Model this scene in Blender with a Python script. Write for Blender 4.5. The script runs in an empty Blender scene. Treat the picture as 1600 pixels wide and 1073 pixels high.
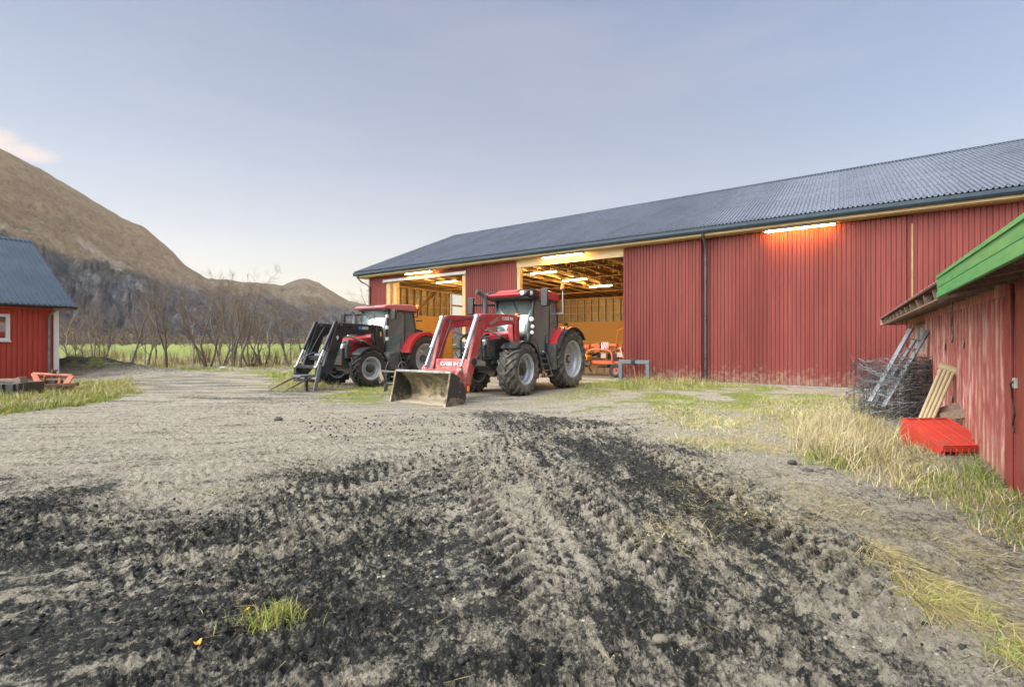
import bpy, bmesh, math, random
import numpy as np
from mathutils import Vector, Matrix
R = math.radians
sc = bpy.context.scene
COL = sc.collection
random.seed(7); rng = np.random.default_rng(11)
H = 1.45; F = 750.0            # eye height (m), focal length in photo pixels

def G(px, py, z=0.0):
    d = F*(H-z)/(py-536.5)
    return ((px-800)/F*d, d)
def P(px, py, d):
    return Vector(((px-800)/F*d, d, H-(py-536.5)/F*d))

# ------------------------------------------------------------------ materials
def N(nt, t, **kw):
    n = nt.nodes.new(t)
    for k, v in kw.items():
        setattr(n, k, v)
    return n

def mat(name, c1, c2=None, scale=6.0, rough=0.6, metal=0.0, bump=0.0, bscale=60.0, stretch=(1,1,1),
        mud=None, mix=(0.35, 0.65), coat=0.0, spec=0.5, detail=5.0, spots=None, rvar=0.15):
    m = bpy.data.materials.new(name); m.use_nodes = True
    nt = m.node_tree; L = nt.links.new
    b = nt.nodes['Principled BSDF']
    b.inputs['Metallic'].default_value = metal
    b.inputs['Specular IOR Level'].default_value = spec
    b.inputs['Coat Weight'].default_value = coat
    b.inputs['Coat Roughness'].default_value = 0.15
    tc = N(nt, 'ShaderNodeTexCoord'); mp = N(nt, 'ShaderNodeMapping')
    mp.inputs['Scale'].default_value = stretch
    L(tc.outputs['Object'], mp.inputs['Vector'])
    n1 = N(nt, 'ShaderNodeTexNoise'); n1.inputs['Scale'].default_value = scale
    n1.inputs['Detail'].default_value = detail; n1.inputs['Roughness'].default_value = 0.62
    L(mp.outputs[0], n1.inputs['Vector'])
    mr = N(nt, 'ShaderNodeMapRange'); mr.inputs[1].default_value = mix[0]; mr.inputs[2].default_value = mix[1]
    L(n1.outputs['Fac'], mr.inputs[0])
    mx = N(nt, 'ShaderNodeMix', data_type='RGBA')
    mx.inputs['A'].default_value = (*c1, 1); mx.inputs['B'].default_value = (*(c2 or c1), 1)
    L(mr.outputs[0], mx.inputs['Factor'])
    col = mx.outputs['Result']
    if spots:                                   # chips, stains: (colour, scale, threshold, stretch)
        sp = N(nt, 'ShaderNodeTexNoise'); sp.inputs['Scale'].default_value = spots[1]; sp.inputs['Detail'].default_value = 6
        sp.inputs['Roughness'].default_value = 0.65
        mp2 = N(nt, 'ShaderNodeMapping'); mp2.inputs['Scale'].default_value = spots[3] if len(spots) > 3 else (1,1,1)
        L(tc.outputs['Object'], mp2.inputs['Vector']); L(mp2.outputs[0], sp.inputs['Vector'])
        sr = N(nt, 'ShaderNodeMapRange'); sr.inputs[1].default_value = spots[2]; sr.inputs[2].default_value = spots[2]+0.05
        L(sp.outputs['Fac'], sr.inputs[0])
        ms = N(nt, 'ShaderNodeMix', data_type='RGBA'); L(sr.outputs[0], ms.inputs['Factor'])
        L(col, ms.inputs['A']); ms.inputs['B'].default_value = (*spots[0], 1)
        col = ms.outputs['Result']
    if mud:                                     # splashed mud: (colour, strength, z0, z1)
        sx = N(nt, 'ShaderNodeSeparateXYZ'); L(tc.outputs['Object'], sx.inputs[0])
        zr = N(nt, 'ShaderNodeMapRange'); zr.inputs[1].default_value = mud[3]; zr.inputs[2].default_value = mud[2]
        zr.inputs[3].default_value = 0.0; zr.inputs[4].default_value = mud[1]
        L(sx.outputs['Z'], zr.inputs[0])
        nm = N(nt, 'ShaderNodeTexNoise'); nm.inputs['Scale'].default_value = 9; nm.inputs['Detail'].default_value = 8
        L(tc.outputs['Object'], nm.inputs['Vector'])
        ad = N(nt, 'ShaderNodeMath', operation='ADD'); L(nm.outputs['Fac'], ad.inputs[0]); L(zr.outputs[0], ad.inputs[1])
        cr = N(nt, 'ShaderNodeMapRange'); cr.inputs[1].default_value = 0.68; cr.inputs[2].default_value = 0.95
        L(ad.outputs[0], cr.inputs[0])
        mm = N(nt, 'ShaderNodeMix', data_type='RGBA'); L(cr.outputs[0], mm.inputs['Factor'])
        L(col, mm.inputs['A']); mm.inputs['B'].default_value = (*mud[0], 1)
        col = mm.outputs['Result']
    L(col, b.inputs['Base Color'])
    rr = N(nt, 'ShaderNodeMapRange'); rr.inputs[3].default_value = max(0.02, rough-rvar); rr.inputs[4].default_value = min(1, rough+rvar)
    L(n1.outputs['Fac'], rr.inputs[0]); L(rr.outputs[0], b.inputs['Roughness'])
    if bump:
        n2 = N(nt, 'ShaderNodeTexNoise'); n2.inputs['Scale'].default_value = bscale; n2.inputs['Detail'].default_value = 4
        L(mp.outputs[0], n2.inputs['Vector'])
        bp = N(nt, 'ShaderNodeBump'); bp.inputs['Strength'].default_value = bump; bp.inputs['Distance'].default_value = 0.02
        L(n2.outputs['Fac'], bp.inputs['Height']); L(bp.outputs[0], b.inputs['Normal'])
    return m

def sheet_var(m, width, amt):
    # neighbouring sheets have weathered a little differently
    nt = m.node_tree; L = nt.links.new; b = nt.nodes['Principled BSDF']
    src = b.inputs['Base Color'].links[0].from_socket
    tc = N(nt, 'ShaderNodeTexCoord'); sx = N(nt, 'ShaderNodeSeparateXYZ'); L(tc.outputs['Object'], sx.inputs[0])
    dv = N(nt, 'ShaderNodeMath', operation='DIVIDE'); L(sx.outputs['X'], dv.inputs[0]); dv.inputs[1].default_value = width
    fl = N(nt, 'ShaderNodeMath', operation='FLOOR'); L(dv.outputs[0], fl.inputs[0])
    wn = N(nt, 'ShaderNodeTexWhiteNoise'); wn.noise_dimensions = '1D'; L(fl.outputs[0], wn.inputs['W'])
    mr = N(nt, 'ShaderNodeMapRange'); mr.inputs[3].default_value = 1-amt; mr.inputs[4].default_value = 1+amt; L(wn.outputs['Value'], mr.inputs[0])
    mp = N(nt, 'ShaderNodeMapping'); mp.inputs['Scale'].default_value = (9, 1, .35); L(tc.outputs['Object'], mp.inputs[0])
    nz = N(nt, 'ShaderNodeTexNoise'); nz.inputs['Scale'].default_value = 1.6; nz.inputs['Detail'].default_value = 6; L(mp.outputs[0], nz.inputs['Vector'])
    nr = N(nt, 'ShaderNodeMapRange'); nr.inputs[1].default_value = .35; nr.inputs[2].default_value = .68; nr.inputs[3].default_value = 1.06; nr.inputs[4].default_value = .84; L(nz.outputs['Fac'], nr.inputs[0])
    ml = N(nt, 'ShaderNodeMath', operation='MULTIPLY'); L(mr.outputs[0], ml.inputs[0]); L(nr.outputs[0], ml.inputs[1])
    vm = N(nt, 'ShaderNodeVectorMath', operation='SCALE'); L(src, vm.inputs[0]); L(ml.outputs[0], vm.inputs['Scale'])
    L(vm.outputs[0], b.inputs['Base Color'])

def emis(name, c, s):
    m = bpy.data.materials.new(name); m.use_nodes = True
    nt = m.node_tree; nt.nodes.clear()
    e = N(nt, 'ShaderNodeEmission'); e.inputs[0].default_value = (*c, 1); e.inputs[1].default_value = s
    o = N(nt, 'ShaderNodeOutputMaterial'); nt.links.new(e.outputs[0], o.inputs[0])
    return m

def glass(name, tint, refl=0.12, rough=0.03, painted_sheen=0.0, dcol=(.3,.36,.34), blend=.35):
    m = bpy.data.materials.new(name); m.use_nodes = True
    nt = m.node_tree; nt.nodes.clear(); L = nt.links.new
    t = N(nt, 'ShaderNodeBsdfTransparent'); t.inputs[0].default_value = (*tint, 1)
    g = N(nt, 'ShaderNodeBsdfGlossy'); g.inputs['Roughness'].default_value = rough; g.inputs[0].default_value = (0.85, 0.95, 0.95, 1)
    lw = N(nt, 'ShaderNodeLayerWeight'); lw.inputs[0].default_value = blend
    ad = N(nt, 'ShaderNodeMath', operation='ADD', use_clamp=True); ad.inputs[1].default_value = refl
    L(lw.outputs['Fresnel'], ad.inputs[0])
    x = N(nt, 'ShaderNodeMixShader'); L(ad.outputs[0], x.inputs[0]); L(t.outputs[0], x.inputs[1]); L(g.outputs[0], x.inputs[2])
    o = N(nt, 'ShaderNodeOutputMaterial'); 
    if painted_sheen:                                    # pale film: sky reflection put into the pane colour
        df = N(nt, 'ShaderNodeBsdfDiffuse'); df.inputs[0].default_value = (*dcol, 1)
        tc = N(nt, 'ShaderNodeTexCoord'); nz = N(nt, 'ShaderNodeTexNoise'); nz.inputs['Scale'].default_value = 4; nz.inputs['Detail'].default_value = 8
        L(tc.outputs['Object'], nz.inputs['Vector'])
        mr = N(nt, 'ShaderNodeMapRange'); mr.inputs[1].default_value = .3; mr.inputs[2].default_value = .7; mr.inputs[3].default_value = painted_sheen*.85; mr.inputs[4].default_value = painted_sheen*1.1
        L(nz.outputs['Fac'], mr.inputs[0])
        x2 = N(nt, 'ShaderNodeMixShader'); L(mr.outputs[0], x2.inputs[0]); L(t.outputs[0], x2.inputs[1]); L(df.outputs[0], x2.inputs[2])
        L(x2.outputs[0], x.inputs[1])
    L(x.outputs[0], o.inputs[0])
    return m

def attr_mat(name, rough=0.8, trans=0.0, attr='tint'):
    m = bpy.data.materials.new(name); m.use_nodes = True
    nt = m.node_tree; b = nt.nodes['Principled BSDF']
    a = N(nt, 'ShaderNodeAttribute', attribute_name=attr)
    nt.links.new(a.outputs['Color'], b.inputs['Base Color'])
    b.inputs['Roughness'].default_value = rough
    b.inputs['Specular IOR Level'].default_value = 0.2
    return m

# ------------------------------------------------------------------ mesh helpers
class MB:
    def __init__(s): s.v = []; s.f = []; s.mi = []; s.cur = 0
    def add(s, vs, fs):
        o = len(s.v); s.v += [tuple(p) for p in vs]; s.f += [tuple(i+o for i in f) for f in fs]; s.mi += [s.cur]*len(fs); return s
    def box(s, x0, x1, y0, y1, z0, z1):
        v = [(x0,y0,z0),(x1,y0,z0),(x1,y1,z0),(x0,y1,z0),(x0,y0,z1),(x1,y0,z1),(x1,y1,z1),(x0,y1,z1)]
        return s.add(v, [(0,3,2,1),(4,5,6,7),(0,1,5,4),(1,2,6,5),(2,3,7,6),(3,0,4,7)])
    def beam(s, p0, p1, w, h, up=(0,0,1)):
        p0 = Vector(p0); p1 = Vector(p1); d = (p1-p0).normalized(); u = Vector(up)
        if abs(d.dot(u)) > 0.98: u = Vector((1,0,0)) if abs(d.x) < 0.9 else Vector((0,1,0))
        sd = d.cross(u).normalized(); u = sd.cross(d).normalized()
        v = []
        for p in (p0, p1):
            for a, b in ((-1,-1),(1,-1),(1,1),(-1,1)): v.append(p+sd*(a*w/2)+u*(b*h/2))
        return s.add(v, [(3,2,1,0),(4,5,6,7),(0,1,5,4),(1,2,6,5),(2,3,7,6),(3,0,4,7)])
    def tube(s, pts, r, n=8, caps=True, closed=False):
        pts = [Vector(p) for p in pts]; k = len(pts)
        rs = r if isinstance(r, (list, tuple)) else [r]*k
        vs = []; u = None
        for i, p in enumerate(pts):
            if closed: d = pts[(i+1) % k]-pts[i-1]
            else: d = pts[min(i+1, k-1)]-pts[max(i-1, 0)]
            d.normalize()
            if u is None:
                u = Vector((0,0,1)) if abs(d.z) < 0.9 else Vector((1,0,0))
            u = (u-d*u.dot(d)).normalized(); w = d.cross(u)
            for j in range(n):
                a = 2*math.pi*j/n
                vs.append(p+u*(math.cos(a)*rs[i])+w*(math.sin(a)*rs[i]))
        fs = []
        for i in range(k if closed else k-1):
            i2 = (i+1) % k
            for j in range(n):
                fs.append((i*n+j, i*n+(j+1) % n, i2*n+(j+1) % n, i2*n+j))
        if caps and not closed:
            fs.append(tuple(range(n-1, -1, -1))); fs.append(tuple((k-1)*n+j for j in range(n)))
        return s.add(vs, fs)
    def cyl(s, p0, p1, r, n=16, r1=None):
        return s.tube([p0, p1], [r, r if r1 is None else r1], n)
    def prism(s, poly, c0, c1, axis='y'):
        n = len(poly)
        def pt(a, b, c): return {'y': (a, c, b), 'x': (c, a, b), 'z': (a, b, c)}[axis]
        v = [pt(a, b, c0) for a, b in poly]+[pt(a, b, c1) for a, b in poly]
        f = [tuple(range(n)), tuple(range(2*n-1, n-1, -1))]
        f += [(i, i+n, (i+1) % n+n, (i+1) % n) for i in range(n)]
        return s.add(v, f)
    def lathe(s, prof, c=(0,0,0), axis='y', n=32, sgn=1, close=False):
        c = Vector(c); vs = []; k = len(prof)
        for i in range(n):
            a = 2*math.pi*i/n; ca, sa = math.cos(a), math.sin(a)
            for r, h in prof:
                h *= sgn
                if axis == 'y': vs.append(c+Vector((r*ca, h, r*sa)))
                elif axis == 'z': vs.append(c+Vector((r*ca, r*sa, h)))
                else: vs.append(c+Vector((h, r*ca, r*sa)))
        fs = []
        kk = k if close else k-1
        for i in range(n):
            i2 = (i+1) % n
            for j in range(kk):
                j2 = (j+1) % k
                fs.append((i*k+j, i*k+j2, i2*k+j2, i2*k+j))
        return s.add(vs, fs)
    def sheet(s, rows):                          # rows: lists of points, equal length
        n = len(rows[0]); vs = [p for r in rows for p in r]
        return s.add(vs, [(i*n+j, i*n+j+1, (i+1)*n+j+1, (i+1)*n+j) for i in range(len(rows)-1) for j in range(n-1)])
    def sphere(s, c, r, n=12, m=8, sq=(1,1,1)):
        c = Vector(c); vs = [c+Vector((0,0,r*sq[2]))]
        for i in range(1, m):
            t = math.pi*i/m
            for j in range(n):
                a = 2*math.pi*j/n
                vs.append(c+Vector((r*sq[0]*math.sin(t)*math.cos(a), r*sq[1]*math.sin(t)*math.sin(a), r*sq[2]*math.cos(t))))
        vs.append(c-Vector((0,0,r*sq[2])))
        fs = [(0, 1+j, 1+(j+1) % n) for j in range(n)]
        for i in range(m-2):
            for j in range(n): fs.append((1+i*n+j, 1+(i+1)*n+j, 1+(i+1)*n+(j+1) % n, 1+i*n+(j+1) % n))
        l = len(vs)-1
        fs += [(l, 1+(m-2)*n+(j+1) % n, 1+(m-2)*n+j) for j in range(n)]
        return s.add(vs, fs)
    def build(s, name, m, parent=None, bevel=0.0, smooth=None, loc=None, recalc=True, solid=0.0):
        me = bpy.data.meshes.new(name)
        me.from_pydata(s.v, [], s.f); me.update()
        if recalc:
            bm = bmesh.new(); bm.from_mesh(me); bmesh.ops.recalc_face_normals(bm, faces=bm.faces); bm.to_mesh(me); bm.free()
        for m_ in (m if isinstance(m, (list, tuple)) else [m]): me.materials.append(m_)
        if any(s.mi): me.polygons.foreach_set('material_index', s.mi)
        if smooth is not None:
            me.polygons.foreach_set('use_smooth', [True]*len(me.polygons))
            me.set_sharp_from_angle(angle=R(smooth))
        o = bpy.data.objects.new(name, me); COL.objects.link(o)
        if parent: o.parent = parent
        if loc is not None: o.location = loc
        if solid:
            md = o.modifiers.new('Solidify', 'SOLIDIFY'); md.thickness = solid; md.offset = 0
        if bevel:
            md = o.modifiers.new('Bevel', 'BEVEL'); md.width = bevel; md.segments = 2; md.limit_method = 'ANGLE'; md.angle_limit = R(40)
            if smooth is None:
                me.polygons.foreach_set('use_smooth', [True]*len(me.polygons)); me.set_sharp_from_angle(angle=R(35))
        return o

def np_mesh(name, V, quads=None, tris=None, m=None, smooth=False, parent=None, tint=None, attr='tint'):
    me = bpy.data.meshes.new(name)
    V = np.asarray(V, dtype=np.float32)
    q = np.zeros((0,4), np.int32) if quads is None else np.asarray(quads, np.int32)
    t = np.zeros((0,3), np.int32) if tris is None else np.asarray(tris, np.int32)
    me.vertices.add(len(V)); me.vertices.foreach_set('co', V.ravel())
    me.loops.add(q.size+t.size); me.loops.foreach_set('vertex_index', np.concatenate([q.ravel(), t.ravel()]))
    me.polygons.add(len(q)+len(t))
    st = np.concatenate([np.arange(len(q))*4, q.size+np.arange(len(t))*3]).astype(np.int32)
    me.polygons.foreach_set('loop_start', st)
    if smooth: me.polygons.foreach_set('use_smooth', np.ones(len(q)+len(t), bool))
    me.update(calc_edges=True)
    if tint is not None:
        a = me.color_attributes.new(attr, 'FLOAT_COLOR', 'POINT')
        tt = np.ones((len(V), 4), np.float32); tt[:, :tint.shape[1]] = tint
        a.data.foreach_set('color', tt.ravel())
    if m: me.materials.append(m)
    o = bpy.data.objects.new(name, me); COL.objects.link(o)
    if parent: o.parent = parent
    return o

def tag(o, label, cat, group=None, kind=None):
    o['label'] = label; o['category'] = cat
    if group: o['group'] = group
    if kind: o['kind'] = kind
    return o
def thing(name, label, cat, loc=(0,0,0), rz=0.0, group=None):
    o = bpy.data.objects.new(name, None); COL.objects.link(o)
    o.location = loc; o.rotation_euler = (0, 0, rz); o.empty_display_size = 0.3
    return tag(o, label, cat, group)

# ------------------------------------------------------------------ numpy noise
def _hash(ix, iy, seed):
    h = (ix.astype(np.int64)*374761393 + iy.astype(np.int64)*668265263 + seed*1442695041) & 0xffffffff
    h = ((h ^ (h >> 13))*1274126177) & 0xffffffff
    return ((h ^ (h >> 16)) & 0xffff).astype(np.float32)/65535.0
def vnoise(x, y, seed=0):
    ix = np.floor(x); iy = np.floor(y); fx = (x-ix).astype(np.float32); fy = (y-iy).astype(np.float32)
    ix = ix.astype(np.int64); iy = iy.astype(np.int64)
    u = fx*fx*fx*(fx*(fx*6-15)+10); v = fy*fy*fy*(fy*(fy*6-15)+10)
    a = _hash(ix, iy, seed); b = _hash(ix+1, iy, seed); c = _hash(ix, iy+1, seed); d = _hash(ix+1, iy+1, seed)
    return (a*(1-u)+b*u)*(1-v)+(c*(1-u)+d*u)*v
def fbm(x, y, seed=0, oct=4, gain=0.5, lac=2.03):
    s = 0; a = 1; t = 0
    for i in range(oct):
        c, sn = math.cos(i*1.3), math.sin(i*1.3)
        s = s+a*vnoise((x*c-y*sn), (x*sn+y*c), seed+i*17); t += a; a *= gain; x = x*lac; y = y*lac
    return s/t
def ss(a, b, x):
    t = np.clip((x-a)/(b-a), 0, 1); return t*t*(3-2*t)
def poly_sd(x, y, poly):
    """signed distance to a polygon, negative inside"""
    p = np.asarray(poly, float); n = len(p)
    d = np.full(x.shape, 1e9); ins = np.zeros(x.shape, bool)
    for i in range(n):
        a = p[i]; b = p[(i+1) % n]; e = b-a
        t = np.clip(((x-a[0])*e[0]+(y-a[1])*e[1])/max(e@e, 1e-9), 0, 1)
        d = np.minimum(d, np.hypot(x-a[0]-t*e[0], y-a[1]-t*e[1]))
        c = ((a[1] > y) != (b[1] > y)) & (x < (b[0]-a[0])*(y-a[1])/((b[1]-a[1]) if abs(b[1]-a[1]) > 1e-9 else 1e-9)+a[0])
        ins ^= c
    return np.where(ins, -d, d)
def GP(pix): return [G(*p) for p in pix]

# ------------------------------------------------------------------ camera, world, sun
cam = bpy.data.cameras.new('camera'); co = bpy.data.objects.new('camera', cam); COL.objects.link(co)
co.location = (0, 0, H); co.rotation_euler = (R(90), 0, 0)
cam.sensor_width = 36; cam.lens = F*36/1600; cam.clip_start = 0.05; cam.clip_end = 12000
sc.camera = co

SUN_AZ = R(101); SUN_EL = R(7.0)        # clockwise from +Y
def make_world():
    w = bpy.data.worlds.new('World'); sc.world = w; w.use_nodes = True
    nt = w.node_tree; nt.nodes.clear(); L = nt.links.new
    sky = N(nt, 'ShaderNodeTexSky'); sky.sky_type = 'NISHITA'; sky.sun_disc = False
    sky.sun_elevation = SUN_EL; sky.sun_rotation = SUN_AZ; sky.air_density = 1.0; sky.dust_density = 0.6; sky.ozone_density = 2.0
    b1 = N(nt, 'ShaderNodeBackground'); b1.inputs[1].default_value = 0.05
    L(sky.outputs[0], b1.inputs[0])
    tc = N(nt, 'ShaderNodeTexCoord'); sx = N(nt, 'ShaderNodeSeparateXYZ'); L(tc.outputs['Generated'], sx.inputs[0])
    # thin evening veil: colour by height above the horizon
    cr = N(nt, 'ShaderNodeValToRGB'); L(sx.outputs['Z'], cr.inputs[0])
    e = cr.color_ramp.elements
    stops = [(0.0, (0.95,0.72,0.48)), (0.08, (0.83,0.68,0.53)), (0.2, (0.56,0.53,0.55)), (0.34, (0.395,0.41,0.505)),
             (0.60, (0.275,0.31,0.44)), (0.72, (.9,.9,.9)), (1.0, (1.5,1.45,1.38))]  # overhead stops, out of view, raised as added fill light
    e[0].position = 0; e[0].color = (*stops[0][1], 1); e[1].position = 1; e[1].color = (*stops[-1][1], 1)
    for p, c in stops[1:-1]:
        k = e.new(p); k.color = (*c, 1)
    # the horizon glow sits low in the valley mouth ahead-left and cools to both sides
    v = Vector((-0.46, 0.89, 0.0)).normalized()
    dt = N(nt, 'ShaderNodeVectorMath', operation='DOT_PRODUCT'); L(tc.outputs['Generated'], dt.inputs[0]); dt.inputs[1].default_value = v
    gr = N(nt, 'ShaderNodeMapRange'); gr.inputs[1].default_value = 0.3; gr.inputs[2].default_value = 1.0; gr.inputs[3].default_value = 0.0; gr.inputs[4].default_value = 1.0
    L(dt.outputs['Value'], gr.inputs[0])
    cool = N(nt, 'ShaderNodeMix', data_type='RGBA', blend_type='MULTIPLY'); cool.inputs['Factor'].default_value = 1.0
    tint = N(nt, 'ShaderNodeMix', data_type='RGBA'); tint.inputs['A'].default_value = (0.88,0.94,1.05,1); tint.inputs['B'].default_value = (1.06,1.02,0.97,1)
    L(gr.outputs[0], tint.inputs['Factor']); L(cr.outputs[0], cool.inputs['A']); L(tint.outputs['Result'], cool.inputs['B'])
    # behind the camera the unseen sky is brightened as added fill light
    bk = N(nt, 'ShaderNodeMapRange'); bk.inputs[1].default_value = -0.1; bk.inputs[2].default_value = -0.9; bk.inputs[3].default_value = 1.0; bk.inputs[4].default_value = 1.6
    L(sx.outputs['Y'], bk.inputs[0])
    # one small cloud over the mountain shoulder
    nz = N(nt, 'ShaderNodeTexNoise'); nz.inputs['Scale'].default_value = 20; nz.inputs['Detail'].default_value = 7; nz.inputs['Roughness'].default_value = 0.55
    mpc = N(nt, 'ShaderNodeMapping'); mpc.inputs['Scale'].default_value = (1, 1, 2.0); L(tc.outputs['Generated'], mpc.inputs['Vector']); L(mpc.outputs[0], nz.inputs['Vector'])
    def blob(cx, cy, rx, ry):
        cv = Vector(((cx-800)/F, 1, (536.5-cy)/F)); ln = cv.length; cv.normalize()
        rt = Vector((cv.y, -cv.x, 0)).normalized(); up = rt.cross(cv)
        outs = []
        for ax, rr in ((rt, rx), (up, ry)):
            d = N(nt, 'ShaderNodeVectorMath', operation='DOT_PRODUCT'); L(tc.outputs['Generated'], d.inputs[0]); d.inputs[1].default_value = ax
            m = N(nt, 'ShaderNodeMath', operation='DIVIDE'); L(d.outputs['Value'], m.inputs[0]); m.inputs[1].default_value = rr/F/ln
            m2 = N(nt, 'ShaderNodeMath', operation='MULTIPLY'); L(m.outputs[0], m2.inputs[0]); L(m.outputs[0], m2.inputs[1]); outs.append(m2)
        a = N(nt, 'ShaderNodeMath', operation='ADD'); L(outs[0].outputs[0], a.inputs[0]); L(outs[1].outputs[0], a.inputs[1])
        f = N(nt, 'ShaderNodeMath', operation='SUBTRACT', use_clamp=True); f.inputs[0].default_value = 1.0; L(a.outputs[0], f.inputs[1])
        fw = N(nt, 'ShaderNodeVectorMath', operation='DOT_PRODUCT'); L(tc.outputs['Generated'], fw.inputs[0]); fw.inputs[1].default_value = cv
        g = N(nt, 'ShaderNodeMath', operation='GREATER_THAN'); L(fw.outputs['Value'], g.inputs[0]); g.inputs[1].default_value = 0.5
        h = N(nt, 'ShaderNodeMath', operation='MULTIPLY'); L(f.outputs[0], h.inputs[0]); L(g.outputs[0], h.inputs[1])
        return h
    b_a = blob(-8, 224, 48, 34); b_b = blob(44, 238, 44, 20)
    mxb = N(nt, 'ShaderNodeMath', operation='MAXIMUM'); L(b_a.outputs[0], mxb.inputs[0]); L(b_b.outputs[0], mxb.inputs[1])
    ad = N(nt, 'ShaderNodeMath', operation='MULTIPLY_ADD'); L(nz.outputs['Fac'], ad.inputs[0]); ad.inputs[1].default_value = 1.3; L(mxb.outputs[0], ad.inputs[2])
    cm = N(nt, 'ShaderNodeMapRange', interpolation_type='SMOOTHSTEP'); cm.inputs[1].default_value = 0.75; cm.inputs[2].default_value = 1.75; L(ad.outputs[0], cm.inputs[0])
    ml = N(nt, 'ShaderNodeMath', operation='MULTIPLY', use_clamp=True); L(cm.outputs[0], ml.inputs[0]); ml.inputs[1].default_value = 0.9
    gate = N(nt, 'ShaderNodeMath', operation='GREATER_THAN'); L(mxb.outputs[0], gate.inputs[0]); gate.inputs[1].default_value = 0.0
    ml2 = N(nt, 'ShaderNodeMath', operation='MULTIPLY'); L(ml.outputs[0], ml2.inputs[0]); L(gate.outputs[0], ml2.inputs[1])
    cl = N(nt, 'ShaderNodeMix', data_type='RGBA'); L(ml2.outputs[0], cl.inputs['Factor']); L(cool.outputs['Result'], cl.inputs['A']); cl.inputs['B'].default_value = (0.95,0.66,0.48,1)
    # very faint uneven veils of high haze
    mpv = N(nt, 'ShaderNodeMapping'); mpv.inputs['Scale'].default_value = (1, 1, 5); mpv.inputs['Rotation'].default_value = (.12, .2, 0); L(tc.outputs['Generated'], mpv.inputs['Vector'])
    nv = N(nt, 'ShaderNodeTexNoise'); nv.inputs['Scale'].default_value = 2.6; nv.inputs['Detail'].default_value = 6; L(mpv.outputs[0], nv.inputs['Vector'])
    vr = N(nt, 'ShaderNodeMapRange'); vr.inputs[1].default_value = .48; vr.inputs[2].default_value = .72; vr.inputs[4].default_value = .14; L(nv.outputs['Fac'], vr.inputs[0])
    veil = N(nt, 'ShaderNodeMix', data_type='RGBA'); L(vr.outputs[0], veil.inputs['Factor']); L(cl.outputs['Result'], veil.inputs['A']); veil.inputs['B'].default_value = (.70,.63,.62,1)
    cl = veil
    b2 = N(nt, 'ShaderNodeBackground'); L(cl.outputs['Result'], b2.inputs[0])
    ms = N(nt, 'ShaderNodeMath', operation='MULTIPLY'); L(bk.outputs[0], ms.inputs[0]); ms.inputs[1].default_value = 0.54
    L(ms.outputs[0], b2.inputs[1])
    # an added bright patch of unseen sky high behind the camera's left shoulder: the yard's main soft light
    lv = Vector((-.62, -.42, .66)).normalized()
    ld = N(nt, 'ShaderNodeVectorMath', operation='DOT_PRODUCT'); L(tc.outputs['Generated'], ld.inputs[0]); ld.inputs[1].default_value = lv
    lr = N(nt, 'ShaderNodeMapRange', interpolation_type='SMOOTHSTEP'); lr.inputs[1].default_value = .60; lr.inputs[2].default_value = .97; lr.inputs[4].default_value = 4.3; L(ld.outputs['Value'], lr.inputs[0])
    b3 = N(nt, 'ShaderNodeBackground'); b3.inputs[0].default_value = (1.0, .955, .86, 1); L(lr.outputs[0], b3.inputs[1])
    a0 = N(nt, 'ShaderNodeAddShader'); L(b2.outputs[0], a0.inputs[0]); L(b3.outputs[0], a0.inputs[1]); b2 = a0
    a = N(nt, 'ShaderNodeAddShader'); L(b1.outputs[0], a.inputs[0]); L(b2.outputs[0], a.inputs[1])
    o = N(nt, 'ShaderNodeOutputWorld'); L(a.outputs[0], o.inputs[0])
make_world()
sl = bpy.data.lights.new('sun', 'SUN'); sl.energy = 4.2; sl.angle = R(0.5); sl.color = (1.0, 0.74, 0.50)
so = bpy.data.objects.new('sun', sl); COL.objects.link(so)
sd = Vector((math.sin(SUN_AZ)*math.cos(SUN_EL), math.cos(SUN_AZ)*math.cos(SUN_EL), math.sin(SUN_EL)))
so.rotation_euler = sd.to_track_quat('Z', 'Y').to_euler(); so.location = sd*60
vs_ = sc.view_settings; vs_.view_transform = 'Standard'; vs_.look = 'None'; vs_.exposure = 0.80; vs_.gamma = 1.0
sc.cycles.use_denoising = True
try: sc.cycles.denoiser = 'OPENIMAGEDENOISE'
except Exception: pass
sc.cycles.max_bounces = 8; sc.cycles.transparent_max_bounces = 16; sc.cycles.diffuse_bounces = 4
sc.cycles.sample_clamp_indirect = 6.0; sc.cycles.caustics_reflective = False; sc.cycles.caustics_refractive = False
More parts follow.
